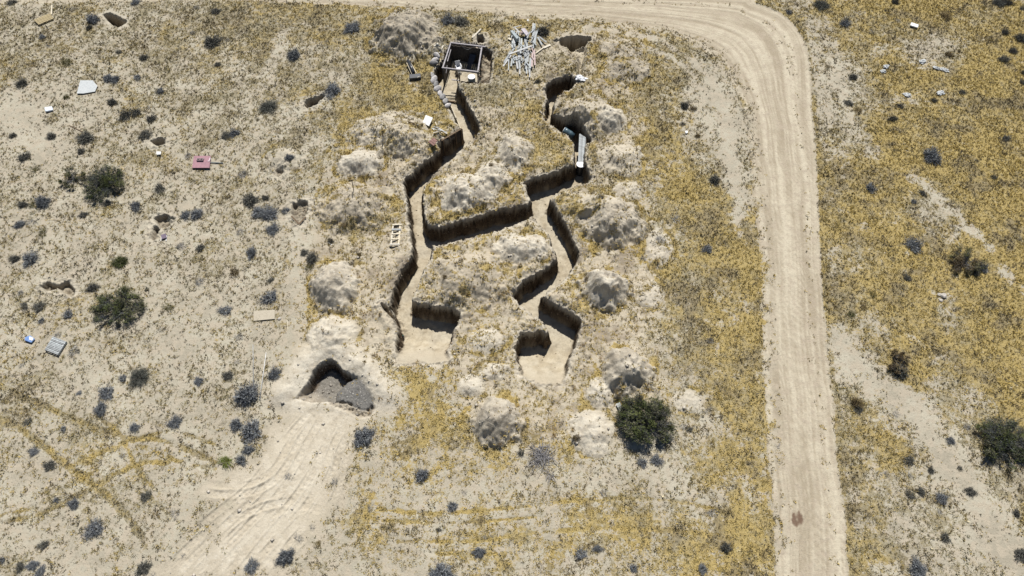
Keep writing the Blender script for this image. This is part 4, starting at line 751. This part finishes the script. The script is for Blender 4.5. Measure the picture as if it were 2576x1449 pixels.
# pile and boards around the dugout
quadsheet('white_board', [(1063,308),(1071,289),(1089,296),(1079,317)], .03, WHITEPAINT, 'white rectangular board lying on the bank left of the trench', 'board', .10)
Z6 = lambda a, b: ((1540+.207*a)*.6708, (340+.207*b)*.6708)
GB = 'broken boards beside the timber retaining wall'
for i, (a, b, c_, d_, w_) in enumerate([(390,690,540,745,.11),(410,715,575,780,.09),(480,680,665,795,.13),(420,680,520,690,.06),(410,790,530,770,.06),(450,600,480,660,.05),(500,740,660,790,.07)]):
    board('plank', Z6(a, b), Z6(c_, d_), w_, .025, PALEWOOD if i % 3 else GREYWOOD, 'pale broken board in the small heap above the retaining wall', lift=.05+.03*i, group=GB)
board('plank', Z6(0, 585), Z6(80, 610), .05, .03, BROWNWOOD, 'short brown stick left of the white board')
e = empty('fallen_planks', on(*Z6(400, 910))); tag(e, 'faded red plank panel sagging over the dug notch', 'panel')
for k, (a, b, c_, d_) in enumerate([(335,915,430,985),(365,890,450,960),(400,860,470,920)]):
    pa, pb = on(*Z6(a, b)), on(*Z6(c_, d_)); zz = e.location.z+.1
    MB().plank(Vector((pt(*Z6(a, b), zz)))-e.location, Vector(pt(*Z6(c_, d_), zz))-e.location, .20, .03).build('plank', REDWOOD, e)
for i, (a, b, c_, d_, w_, m_, lab) in enumerate([(865,372,893,330,.10,PALEWOOD,'pale board left of the dugout room, nearer the mound'),(895,365,930,330,.12,PALEWOOD,'pale board left of the dugout room, nearer the room'),(878,350,905,352,.08,GREYWOOD,'short board bridging two pale boards left of the dugout room'),
    (1150,288,1215,222,.12,PALEWOOD,'pale plank lying above the dugout room'),(657,905,662,935,.07,PALEWOOD,'short pale stake left of the white board'),(668,920,712,938,.06,BROWNWOOD,'thin brown stick left of the white board')]):
    board('plank', (805+a/3, b/3), (805+c_/3, d_/3), w_, .03, m_, lab, lift=.06)
board('plank', (849,569), (848,579), .06, .03, PALEWOOD, 'tiny pale board left of the ladder frame'); board('stick', (826,611), (836,617), .05, .02, WHITEPAINT, 'white stick in the grass left of the ladder frame', 'stick')
def post(u, v, h, lab):
    p = on(u, v); m = MB(); m.box((0, 0, h/2), (.05, .02, h)); m.box((0, .02, h/2), (.015, .04, h)); o = m.build('fence_stake', mat('rusty_steel', (.10, .07, .055)), None, origin=(0, 0, 0)); o.location = p; o.rotation_euler = (.04, .06, .4); tag(o, lab, 'stake'); return o
post(963, 343, 1.1, 'thin dark steel stake on the sandy mound'); post(890, 480, 1.2, 'thin dark steel stake on the brown overgrown mound')
# long black pipe in an open frame
a3 = lambda a, b: ((1500+a*140/1690)*.6708, (200+b*120/1449)*.6708)
o0 = on(*a3(600, 900)); e = empty('pipe_cradle', o0); tag(e, 'black metal pipe lying in an open wooden frame with a dark box', 'pipe')
L3 = lambda a, b, z_: pt(*a3(a, b), o0.z+z_)-o0
MB().rings([L3(375, 330, .28), L3(620, 900, .28)], [.15, .15], 18).build('pipe', BLACK, e, smooth=True)
MB().plank(L3(300, 430, .22), L3(560, 980, .22), .05, .06).build('side_rail', PALEWOOD, e); MB().plank(L3(440, 340, .22), L3(750, 900, .22), .05, .06).build('side_rail', PALEWOOD, e)
MB().plank(L3(540, 985, .25), L3(770, 940, .25), .06, .07).build('cross_rail', RAILWOOD, e)
MB().box(L3(690, 1075, .15), (.95, .50, .28), Matrix.Rotation(R(8), 3, 'Z')).build('end_box', BLACK, e, bevel=.02)
MB().plank(L3(785, 1085, .31), L3(885, 1055, .31), .05, .03).build('handle', PALEWOOD, e)
# ------------------------------------------------------------------ timber dugout room
ZB, ZTP = -1.52, .38
a4 = lambda a, b: ((1540+.207*a)*.6708, (80+.207*b)*.6708)
TL, TR_, BR, BL = [pt(*a4(a, b), ZTP) for a, b in ((725, 388), (1290, 455), (1215, 915), (578, 842))]
org = Vector(((TL.x+BR.x)/2, (TL.y+BR.y)/2, ZB)); room = empty('dugout_room', org); tag(room, 'roofless timber dugout room with pale top rails at the trench head', 'dugout room')
def RL_(p): return Vector(p)-org
ext = (TR_-TL).normalized()*.32
for a, b, w_ in ((TL, TR_+ext, .10), (BL+(BL-BR).normalized()*.06, BR, .10), (TL, BL, .11), (TR_, BR, .11)):
    aa, bb = a.copy(), b.copy(); 
    if w_ == .11: aa.z -= .05; bb.z -= .05
    MB().plank(RL_(aa), RL_(bb), w_, .09).build('top_rail', RAILWOOD, room)
for p in (TL, TR_, BR, BL): q = RL_(p); MB().box((q.x, q.y, (q.z-.09)/2), (.12, .12, q.z-.09)).build('corner_post', DARKWOOD, room)
def plankwall(a, b, z0, z1, name, n, skip=(), m=DARKWOOD, inset=0.0):
    a = RL_(a); b = RL_(b); mb = MB(); d = (b-a); L = d.length; w_ = L/n
    for k in range(n):
        if k in skip: continue
        c_ = a.lerp(b, (k+.5)/n); rz = math.atan2(d.y, d.x); zt_ = z1+random.uniform(-.10, .02); mb.box((c_.x, c_.y, (z0+zt_)/2-ZB*0), (w_*.94, .035+random.uniform(0, .02), zt_-z0), Matrix.Rotation(rz, 3, 'Z'))
    o = mb.build(name, m, room); return o
hgt_ = ZTP-ZB-.12
plankwall(TL, BL, 0, hgt_, 'left_wall', 20); plankwall(TL, TR_, 0, hgt_-.1, 'back_wall', 16)
plankwall(TR_, TR_.lerp(BR, .52), 0, hgt_-.35, 'right_wall', 9); plankwall(BL.lerp(BR, .5), BR.lerp(BL, .04), 0, hgt_*.42, 'front_wall', 8)
for t_ in (.40, .47): q = RL_(BL.lerp(BR, t_)); q.y -= .05*(t_ > .45); MB().box((q.x, q.y, (q.z-.1)/2), (.09, .09, q.z-.12)).build('door_post', BROWNWOOD, room)
q0, q1 = RL_(BL.lerp(BR, .24)), RL_(BL.lerp(BR, .46)); MB().plank((q0.x, q0.y-.25, .95), (q1.x, q1.y-.25, .95), .10, .05).build('door_rail', RAILWOOD, room)
# braces and stacked timbers inside the left and right walls
MB().plank(RL_(TL.lerp(BL, .18))+Vector((.12, 0, -.25)), RL_(TL.lerp(BL, .62))+Vector((.12, 0, -.35)), .06, .05).build('wall_batten', RAILWOOD, room)
MB().plank(RL_(TL.lerp(BL, .70))+Vector((.14, 0, -.55)), RL_(TL.lerp(BL, .88))+Vector((.14, 0, -.9)), .05, .05).build('wall_batten', RAILWOOD, room)
MB().plank(RL_(BR)+Vector((.08, .15, .05)), RL_(BR)+Vector((-.03, -.25, -1.2)), .12, .05).build('brace', PALEWOOD, room)
wr = MB(); p0_, p1_ = RL_(TL.lerp(TR_, .35)), RL_(TL.lerp(TR_, .7)); wr.rings([p0_.lerp(p1_, t_/8)+Vector((0, -.10, -.12-.30*math.sin(math.pi*t_/8))) for t_ in range(9)], [.012]*9, 6, False); wr.build('hanging_wire', mat('grey_wire', (.4, .4, .4)), room)
# steps cut at the back right: boards
for k in range(3):
    p = pt(1206+k*1.0, 122+k*11, -.30-.38*k); o = MB().box(p, (.62, .32, .16)).build('step_block', mat('tan_block', (.46, .38, .29)), None); tag(o, ['topmost tan step block in the back right corner of the dugout room', 'middle tan step block at the right side of the dugout room', 'lowest tan step block at the right side of the dugout room'][k], 'step', 'step blocks in the dugout room')
def drum(loc, r_, h, body, lidm, label, name='drum', rot=None, ribs=3):
    e = empty(name, loc); tag(e, label, 'drum'); 
    if rot: e.rotation_euler = rot
    zs = [0]; rs = [r_*.97]
    for k in range(ribs):
        zc = h*(k+1)/(ribs+1); zs += [zc-.03, zc, zc+.03]; rs += [r_, r_*1.035, r_]
    zs += [h-.02, h]; rs += [r_, r_*.98]
    MB().rings([(0, 0, z_) for z_ in zs], rs, 28).build('body', body, e, smooth=True)
    lid_ = MB().rings([(0, 0, h+.002), (0, 0, h+.03), (0, 0, h+.035)], [r_*1.04, r_*1.04, r_*.98], 28).build('lid', lidm, e, smooth=True)
    MB().rings([(r_*.55, 0, h+.036), (r_*.55, 0, h+.06)], [.05, .05], 12).build('bung', lidm, lid_); return e
drum(pt(1186, 193.5, -.62)-Vector((0, 0, .88)), .31, .88, DRUMPALE, LID, 'pale blue-grey drum with white lid inside the front of the dugout room')
bx0 = pt(1186, 192, -1.68); 
for k in range(1): pass
# white plastic chair in the room
pc = pt(*a4(868, 830), -1.5+.44); pc.z = -1.5; e = empty('plastic_chair', pc, .35); tag(e, 'white plastic chair inside the doorway of the dugout room', 'chair')
MB().box((0, 0, .42), (.48, .46, .035)).build('seat', WHITE, e, bevel=.012); MB().box((0, .24, .68), (.46, .035, .48), Matrix.Rotation(R(-12), 3, 'X')).build('backrest', WHITE, e, bevel=.012)
for dx_ in (-.2, .2):
    for dy_ in (-.19, .19): MB().plank((dx_, dy_, .40), (dx_*1.15, dy_*1.15, 0), .04, .04).build('leg', WHITE, e)
    MB().plank((dx_*1.15, .2, .62), (dx_*1.15, -.2, .60), .05, .03).build('armrest', WHITE, e)
for k, (a, b, sx_, sy_, hh_) in enumerate(((855, 865, .42, .16, .55), (880, 922, .14, .18, .45))):
    p = pt(*a4(a, b), -1.5+hh_); p.z = -1.51; o = MB().box((0, 0, hh_/2), (sx_, sy_, hh_)).build('box', WHITEPAINT, None, origin=(0, 0, 0), bevel=.01); o.location = p; tag(o, ['white box on the floor just below the plastic chair', 'small white box by the door post of the dugout room'][k], 'box')
# slate-coloured sheet leaning in the room
pa, pb, pc_, pd = pt(*a4(1075, 590), -.45), pt(*a4(1190, 610), -.45), pt(*a4(1080, 890), -1.46), pt(*a4(1000, 850), -1.46)
nrm = (pb-pa).cross(pd-pa).normalized()*.03; o = MB().add([pa, pb, pc_, pd, pa+nrm, pb+nrm, pc_+nrm, pd+nrm], [(0,1,2,3),(7,6,5,4),(0,4,5,1),(1,5,6,2),(2,6,7,3),(3,7,4,0)]).build('leaning_sheet', TARP); tag(o, 'dark slate-coloured sheet leaning inside the dugout room', 'sheet')
p = pt(*a4(1235, 490), -.1); p.z = -.32; o = MB().box((0, 0, .1), (.28, .22, .2)).build('bucket', WHITEPAINT, None, origin=(0, 0, 0), bevel=.02); o.location = p; o.name = 'carton'; tag(o, 'small white carton in the back right corner of the dugout room', 'carton')
p = pt(*a4(1280, 1022), -1.0); m = MB().rings([p+Vector((-.2, 0, .1)), p+Vector((.2, .02, .1))], [.07, .07], 10); o = m.build('log', BROWNWOOD, smooth=True); tag(o, 'short brown log end outside the right side of the dugout room', 'log')
# sandbags along the trench edge
SB = [(1094,184,.5,30),(1103,181,.55,-20),(1089,194,.55,80),(1092,205,.6,75),(1097,216,.55,70),(1102,228,.6,66),(1108,238,.5,60),(1114,248,.55,62),(1121,258,.5,58),(1127,269,.45,60),(1099,190,.5,10)]
sbm = []
for k in range(3):
    rg = random.Random(40+k); n_ = 12; vs = []; fs = []
    m = MB(); prof_ = [.03, .13, .17, .185, .19, .18, .165, .13, .04]
    m.rings([(-.32+.08*i, rg.uniform(-.02, .02), .10+rg.uniform(-.01, .01)) for i in range(9)], [(p_*rg.uniform(.9, 1.1)*1.0, p_*.58*rg.uniform(.9, 1.1)) for p_ in prof_], 12)
    o = m.build('sandbag', SACK, None, smooth=True, origin=(0, 0, 0)); sbm.append(o.data); bpy.data.objects.remove(o)
for k, (u, v, L, a) in enumerate(SB):
    o = bpy.data.objects.new('sandbag', sbm[k % 3]); COL.objects.link(o); p = on(u, v); o.location = (p.x, p.y, max(p.z, -.10)+.03+.05*(k % 2)); o.rotation_euler = (random.uniform(-.2, .2), random.uniform(-.2, .2), R(a+random.uniform(-28, 28))); o.scale = (L/.5*random.uniform(.95, 1.25), L/.5*random.uniform(1.0, 1.3), L/.5*random.uniform(.9, 1.3))
    tag(o, 'weathered pale sandbag in the row edging the trench below the dugout', 'sandbag', 'sandbags edging the trench below the dugout')
lt = [(1096,188),(1101,206),(1108,224),(1117,240),(1126,256)]; vs = []
for u, v in lt: a = pt(u, v, .05); vs.append((a.x, a.y, a.z))
for i, (u, v) in enumerate(lt): a = pt(u, v, .05); vs.append((a.x+.22+.07*(i % 2), a.y-.12, -1.5))
vs += [(a-.03, b, c_) for a, b, c_ in vs]
o = MB().add(vs, [(i, i+5, i+6, i+1) for i in range(4)]+[(i+10, i+11, i+16, i+15) for i in range(4)]+[(0, 1, 11, 10), (1, 2, 12, 11), (2, 3, 13, 12), (3, 4, 14, 13)]).build('liner', mat('black_plastic_liner', (.035, .035, .045), (.02, .02, .025), rough=.5)); tag(o, 'black plastic liner hanging from the sandbag row into the trench', 'liner')
# edge boards along the left side of the trench
EB = [((1120,240),(1133,263)),((1127,252),(1137,272)),((1137,273),(1150,300)),((1148,296),(1158,322)),((1141,283),(1147,296))]
for k, (a, b) in enumerate(EB):
    z_ = .02; pa, pb = pt(*a, z_), pt(*b, z_); o = MB().box(((pa.x+pb.x)/2, (pa.y+pb.y)/2, -.28), ((pb-pa).length, .035, .6), Matrix.Rotation(math.atan2(pb.y-pa.y, pb.x-pa.x), 3, 'Z')).build('edging_board', PALEWOOD); tag(o, 'thin pale board on edge lining the left side of the trench', 'board', 'boards lining the left side of the trench')
# timber retaining wall
wa, wb_ = pt(1107, 352, 0), pt(1157, 322, 0); wmid = (wa+wb_)/2; e = empty('retaining_wall', (wmid.x, wmid.y, -1.62)); tag(e, 'dark timber retaining wall of planks and studs at the trench corner', 'retaining wall')
d = (wb_-wa); L = d.length; rz = math.atan2(d.y, d.x); out = Vector((math.sin(rz), -math.cos(rz), 0))
lp = lambda t, z_, o_=0: Vector(((wa.x+d.x*t)-wmid.x+out.x*o_, (wa.y+d.y*t)-wmid.y+out.y*o_, z_))
for k in range(9): MB().plank(lp(0, .12+k*.18, .22), lp(1, .12+k*.18, .22), .03, .165).build('wall_plank', DARKWOOD, e)
for t in (.06, .34, .66, .95):
    c_ = lp(t, .86, .29); MB().box(c_, (.09, .09, 1.66), Matrix.Rotation(rz, 3, 'Z')).build('stud', BROWNWOOD, e)
MB().plank(lp(1.0, 1.72, .26), lp(1.0, .05, .30), .08, .08).build('corner_post', BROWNWOOD, e)
MB().plank(lp(0, 1.73, .22), lp(1, 1.73, .22), .12, .05).build('cap_board', BROWNWOOD, e)
# dark beam added in place of the floor step's cast shadow line
pa, pb = pt(1127, 254, -1.5), pt(1149, 257, -1.5); o = MB().plank(pa, pb, .10, .10).build('step_shadow_beam', BROWNWOOD); tag(o, 'brown beam added as the step shadow across the trench floor below the dugout room', 'beam')
# ------------------------------------------------------------------ right trench clutter
p = on(1461, 199)
def crumple(name, u, v, r_, hgt2, m, label, cat, seed, sx_=1.0, sy_=1.0, lift=0, group=None, rz=0):
    rg = np.random.default_rng(seed); vs = []; fs = []; n1, n2 = 18, 8
    for i in range(n2+1):
        th = math.pi*i/n2
        for j in range(n1): ph = 2*math.pi*j/n1; k_ = 1+.22*rg.normal()*math.sin(th); vs.append((math.sin(th)*math.cos(ph)*k_*r_*sx_, math.sin(th)*math.sin(ph)*k_*r_*sy_, math.cos(th)*hgt2*(1+.15*rg.normal())))
    for i in range(n2):
        for j in range(n1): fs.append((i*n1+j, (i+1)*n1+j, (i+1)*n1+(j+1) % n1, i*n1+(j+1) % n1))
    o = MB().add(vs, fs).build(name, m, None, origin=(0, 0, 0)); q = on(u, v); o.location = (q.x, q.y, q.z+hgt2*.55+lift); o.rotation_euler = (0, 0, rz); tag(o, label, cat, group); return o
crumple('plastic_bag', 1458, 194, .30, .16, WHITE, 'crumpled white plastic bag at the upper right trench, left one', 'bag', 1, 1, 1.1)
crumple('plastic_bag', 1467, 201, .30, .13, WHITE, 'crumpled white plastic bag at the upper right trench, right one', 'bag', 2, 1.2, .7)
pd0, pd1 = pt(1418, 327, -.45), pt(1438, 340, -.7); dd = (pd1-pd0); e = empty('drum', pd0); tag(e, 'dark blue-green drum lying on its side in the trench', 'drum'); e.rotation_euler = dd.to_track_quat('Z', 'Y').to_euler()
Ld = .95; zs, rs = [], []
for zc in (0, .24, .30, .36, .56, .62, .68, Ld): zs.append(zc); rs.append(.29 if zc in (0, Ld, .24, .36, .56, .68) else .305)
MB().rings([(0, 0, z_) for z_ in zs], rs, 24).build('body', mat('blue_green_plastic', (.09, .15, .18), (.06, .10, .13), rough=.35, spec=.5), e, smooth=True)
MB().rings([(0, 0, -.004), (0, 0, -.03)], [.24, .22], 24).build('lid', LID, e)
# support shelf for it is the trench side; long planks laid down the trench
for k in range(5):
    u0 = 1457+3.2*k; pa, pb = pt(u0+(5.5-1.2*k)*0+2, 347-3.3*k*0+(5-1.0*k)*(-2), -.15-.02*(k == 4)), pt(u0-1.0, 406, -.55)
    o = MB().plank(pa, pb, .115, .045).build('long_plank', GREYWOOD); tag(o, 'long pale grey plank laid lengthwise down the trench above the drum' if k < 4 else 'outermost long grey plank laid down the trench, slightly lower', 'plank', 'long planks laid down the right trench')
pa, pb = pt(1474.5, 350, -.25), pt(1473, 406, -.6); o = MB().plank(pa, pb, .05, .10).build('edge_timber', DARKWOOD); tag(o, 'dark narrow timber along the right side of the long planks', 'timber')
lz = -.62; drum(pt(1461, 414, lz)-Vector((0, 0, 1.02)), .335, 1.05, mat('black_drum_plastic', (.028, .03, .036), (.02, .022, .027), rough=.4, spec=.5), LID, 'tall black drum with bright white lid standing in the trench')
# small canister on the floor of the lower left cut
p = on(1015, 850); e = empty('canister', (p.x, p.y, p.z)); tag(e, 'small black and green canister standing on the wide trench floor', 'canister')
MB().rings([(0, 0, 0), (0, 0, .28), (0, 0, .34)], [.085, .085, .05], 14).build('body', BLACK, e, smooth=True); MB().rings([(0, 0, .342), (0, 0, .39)], [.035, .03], 10).build('cap', mat('green_cap', (.10, .25, .15)), e)
# ------------------------------------------------------------------ litter on the right
quadsheet('white_slab', [(2290,63),(2293,56),(2311,62),(2309,69)], .09, WHITE, 'bright white rectangular slab at the upper right', 'slab', .06)
for k, (u, v, r_, sx_, lab) in enumerate([(2228,169,.27,1,'pale grey sack, upper of a touching pair right of the road'),(2221,181,.25,1,'pale grey sack with dark hole, lower of a touching pair'),(2319,156,.28,1.1,'pale sack below the bare patch under the white slab'),(2355,173,.20,1.5,'thin pale sack, left of a pair at the upper right'),
    (2374,177,.28,1.2,'rounded pale sack, right of a pair at the upper right'),(2282,240,.27,1.1,'pale sack in yellow grass, left and lower of two'),(2365,235,.27,1.3,'pale sack beside dark brush, right of the yellow grass one')]):
    crumple('sack', u, v, r_, .12, mat('bleached_sack', (.62, .64, .64), (.45, .46, .46)) if k == 0 else bpy.data.materials['bleached_sack'], lab, 'sack', 20+k, sx_, .8, 0, 'pale sacks dumped right of the road', R(-25 if k in (3, 4, 5) else 30))
quadsheet('litter', [(1724,329),(1730,329),(1730,334),(1725,335)], .05, WHITE, 'tiny white scrap in the grass left of the road', 'scrap', .02)
quadsheet('board', [(1549,1016),(1559,1012),(1569,1030),(1561,1037)], .03, mat('light_grey_board', (.60, .62, .61)), 'light grey board at the left edge of the large dark green bush', 'board', .08)
def rock(u, v, r_, label, seed, m=STONE):
    import bmesh
    bm = bmesh.new(); bmesh.ops.create_icosphere(bm, subdivisions=2, radius=r_); rg = random.Random(seed)
    for vv in bm.verts: vv.co *= rg.uniform(.8, 1.15); vv.co.z *= .65
    me = bpy.data.meshes.new('rock'); bm.to_mesh(me); bm.free(); me.materials.append(m); o = bpy.data.objects.new('rock', me); COL.objects.link(o); q = on(u, v); o.location = (q.x, q.y, q.z+r_*.25); tag(o, label, 'rock'); return o
rock(703, 802, .12, 'small pale rock at the right end of the plywood sheet', 1); rock(2372, 745, .22, 'bleached rock in the small pale ring right of the road', 2); rock(2363, 742, .14, 'smaller bleached rock left of the bleached rock', 3); rock(2366, 756, .13, 'lowest bleached rock in the pale ring', 4)
for k, (u, v) in enumerate(((1283,241),(1324,238),(1310,261),(1432,196))): 
    board('wood_scrap', (u-1.5, v-4), (u+1, v+3), .05, .02, PALEWOOD, ['tiny pale chip below the lumber pile, leftmost of three', 'tiny pale chip below the lumber pile, rightmost of three', 'tiny pale chip below the lumber pile, lowest of three', 'pale chip beside the upper right trench'][k], 'wood scrap')
# ------------------------------------------------------------------ lumber pile
a5 = lambda a, b: ((1840+.207*a)*.6708, (60+.207*b)*.6708)
LP = [(385,640,235,850,40,'g'),(370,720,225,915,30,'p'),(440,430,400,640,30,'g'),(465,430,430,620,24,'g'),(400,460,395,600,34,'g'),(520,400,510,720,26,'g'),(560,430,545,700,30,'g'),(640,380,655,620,46,'g'),(620,400,630,780,30,'g'),(600,540,640,900,34,'g'),
      (650,640,640,880,46,'g'),(690,640,665,860,40,'g'),(330,770,325,1000,22,'g'),(395,760,370,935,30,'g'),(430,740,415,880,30,'g'),(455,740,480,900,34,'g'),(500,620,530,980,38,'g'),(470,860,490,990,34,'p'),(545,700,560,830,20,'g'),(530,900,528,1075,20,'p'),
      (625,880,630,990,24,'g'),(655,880,650,1070,30,'g'),(690,900,700,1060,26,'g'),(710,860,708,1140,24,'p'),(720,800,715,990,34,'g'),(760,700,745,960,34,'k'),(790,650,800,930,32,'k'),(450,740,520,890,12,'p'),(700,650,780,740,16,'g'),(500,490,610,600,18,'g'),
      (330,770,740,620,40,'p'),(740,620,800,590,30,'g'),(740,440,870,270,34,'g'),(760,560,850,300,26,'g'),(730,500,820,330,22,'g'),(790,200,760,420,30,'g'),(770,160,755,330,24,'p'),(800,170,790,420,28,'g'),(830,300,800,560,30,'g'),(850,420,930,560,26,'g'),
      (880,420,1010,520,36,'g'),(960,590,1080,540,50,'y'),(820,690,960,590,20,'y'),(310,370,400,385,24,'y'),(320,420,390,455,50,'y'),(340,500,380,550,14,'y'),(330,520,295,560,12,'y'),(400,255,560,210,18,'p'),(440,260,530,350,24,'p'),(520,345,600,335,20,'k'),(530,385,620,370,22,'k'),(545,365,610,350,16,'k'),
      (590,640,560,700,26,'g'),(740,780,780,850,30,'k'),(735,600,790,740,20,'k')]
rq = random.Random(3)
for _ in range(26):
    a_, b_ = rq.uniform(360, 800), rq.uniform(300, 900); an_ = rq.gauss(1.57, .5); L_ = rq.uniform(60, 170); LP.append((a_, b_, a_+math.cos(an_)*L_, b_+math.sin(an_)*L_*.8, rq.uniform(12, 22), rq.choice('gggp')))
WM = {'g': GREYWOOD, 'p': mat('bleached_pale_wood', (.56, .56, .55), (.44, .43, .43), sc=9, obj=.3), 'k': PINKWOOD, 'y': PALEWOOD}
WL = {'g': 'weathered grey plank in the jumbled lumber pile', 'p': 'bleached whitish plank in the jumbled lumber pile', 'k': 'pinkish painted plank in the jumbled lumber pile', 'y': 'yellowish short board at the edge of the lumber pile'}
for i, (a, b, c_, d_, w_, k) in enumerate(LP):
    pa, pb = on(*a5(a, b)), on(*a5(c_, d_)); L = (pb-pa).length; zc = .03+.012*(i % 9)+(.26 if (a, b) == (330, 770) and w_ == 40 else 0)+(.012*i if k != 'y' else 0)*.35
    tl = random.uniform(-.03, .05); o = MB().plank(pa+Vector((0, 0, zc)), pb+Vector((0, 0, zc+tl)), w_*.0062*random.uniform(.60, .80), .035).build('lumber_plank', WM[k]); tag(o, WL[k], 'plank', 'planks of the lumber pile')
def slab5(uv, z_, t, m, label, name, tilt=0):
    q = [pt(*a5(a, b), z_+(tilt if i > 1 else 0)) for i, (a, b) in enumerate(uv)]; dn = Vector((0, 0, t)); vs = q+[p-dn for p in q]
    o = MB().add(vs, [(3,2,1,0),(4,5,6,7),(0,1,5,4),(1,2,6,5),(2,3,7,6),(3,0,4,7)]).build(name, m); tag(o, label, 'panel'); return o
slab5([(548,235),(620,215),(690,310),(650,355)], .62, .12, mat('mauve_white_panel', (.66, .60, .64)), 'pale mauve panel tilted on top of the lumber pile', 'tilted_board', -.15)
slab5([(355,265),(400,255),(515,385),(470,412)], .50, .35, mat('blue_grey_panel', (.42, .47, .48), (.30, .34, .36)), 'blue-grey hollow box lying at the top left of the lumber pile', 'hollow_box')
board('plank', (734,546), (752,565), .12, .03, BROWNWOOD, 'dark brown board slanting into the digging, left one of a vee', lift=.12)
board('plank', (771,548), (753,566), .10, .03, BROWNWOOD, 'dark brown board slanting into the digging, right one of a vee', lift=.12)
o = rock(1327.6, 64, .10, 'white knob on the upper end of the lumber pile', 9, WHITE); o.location.z += .5
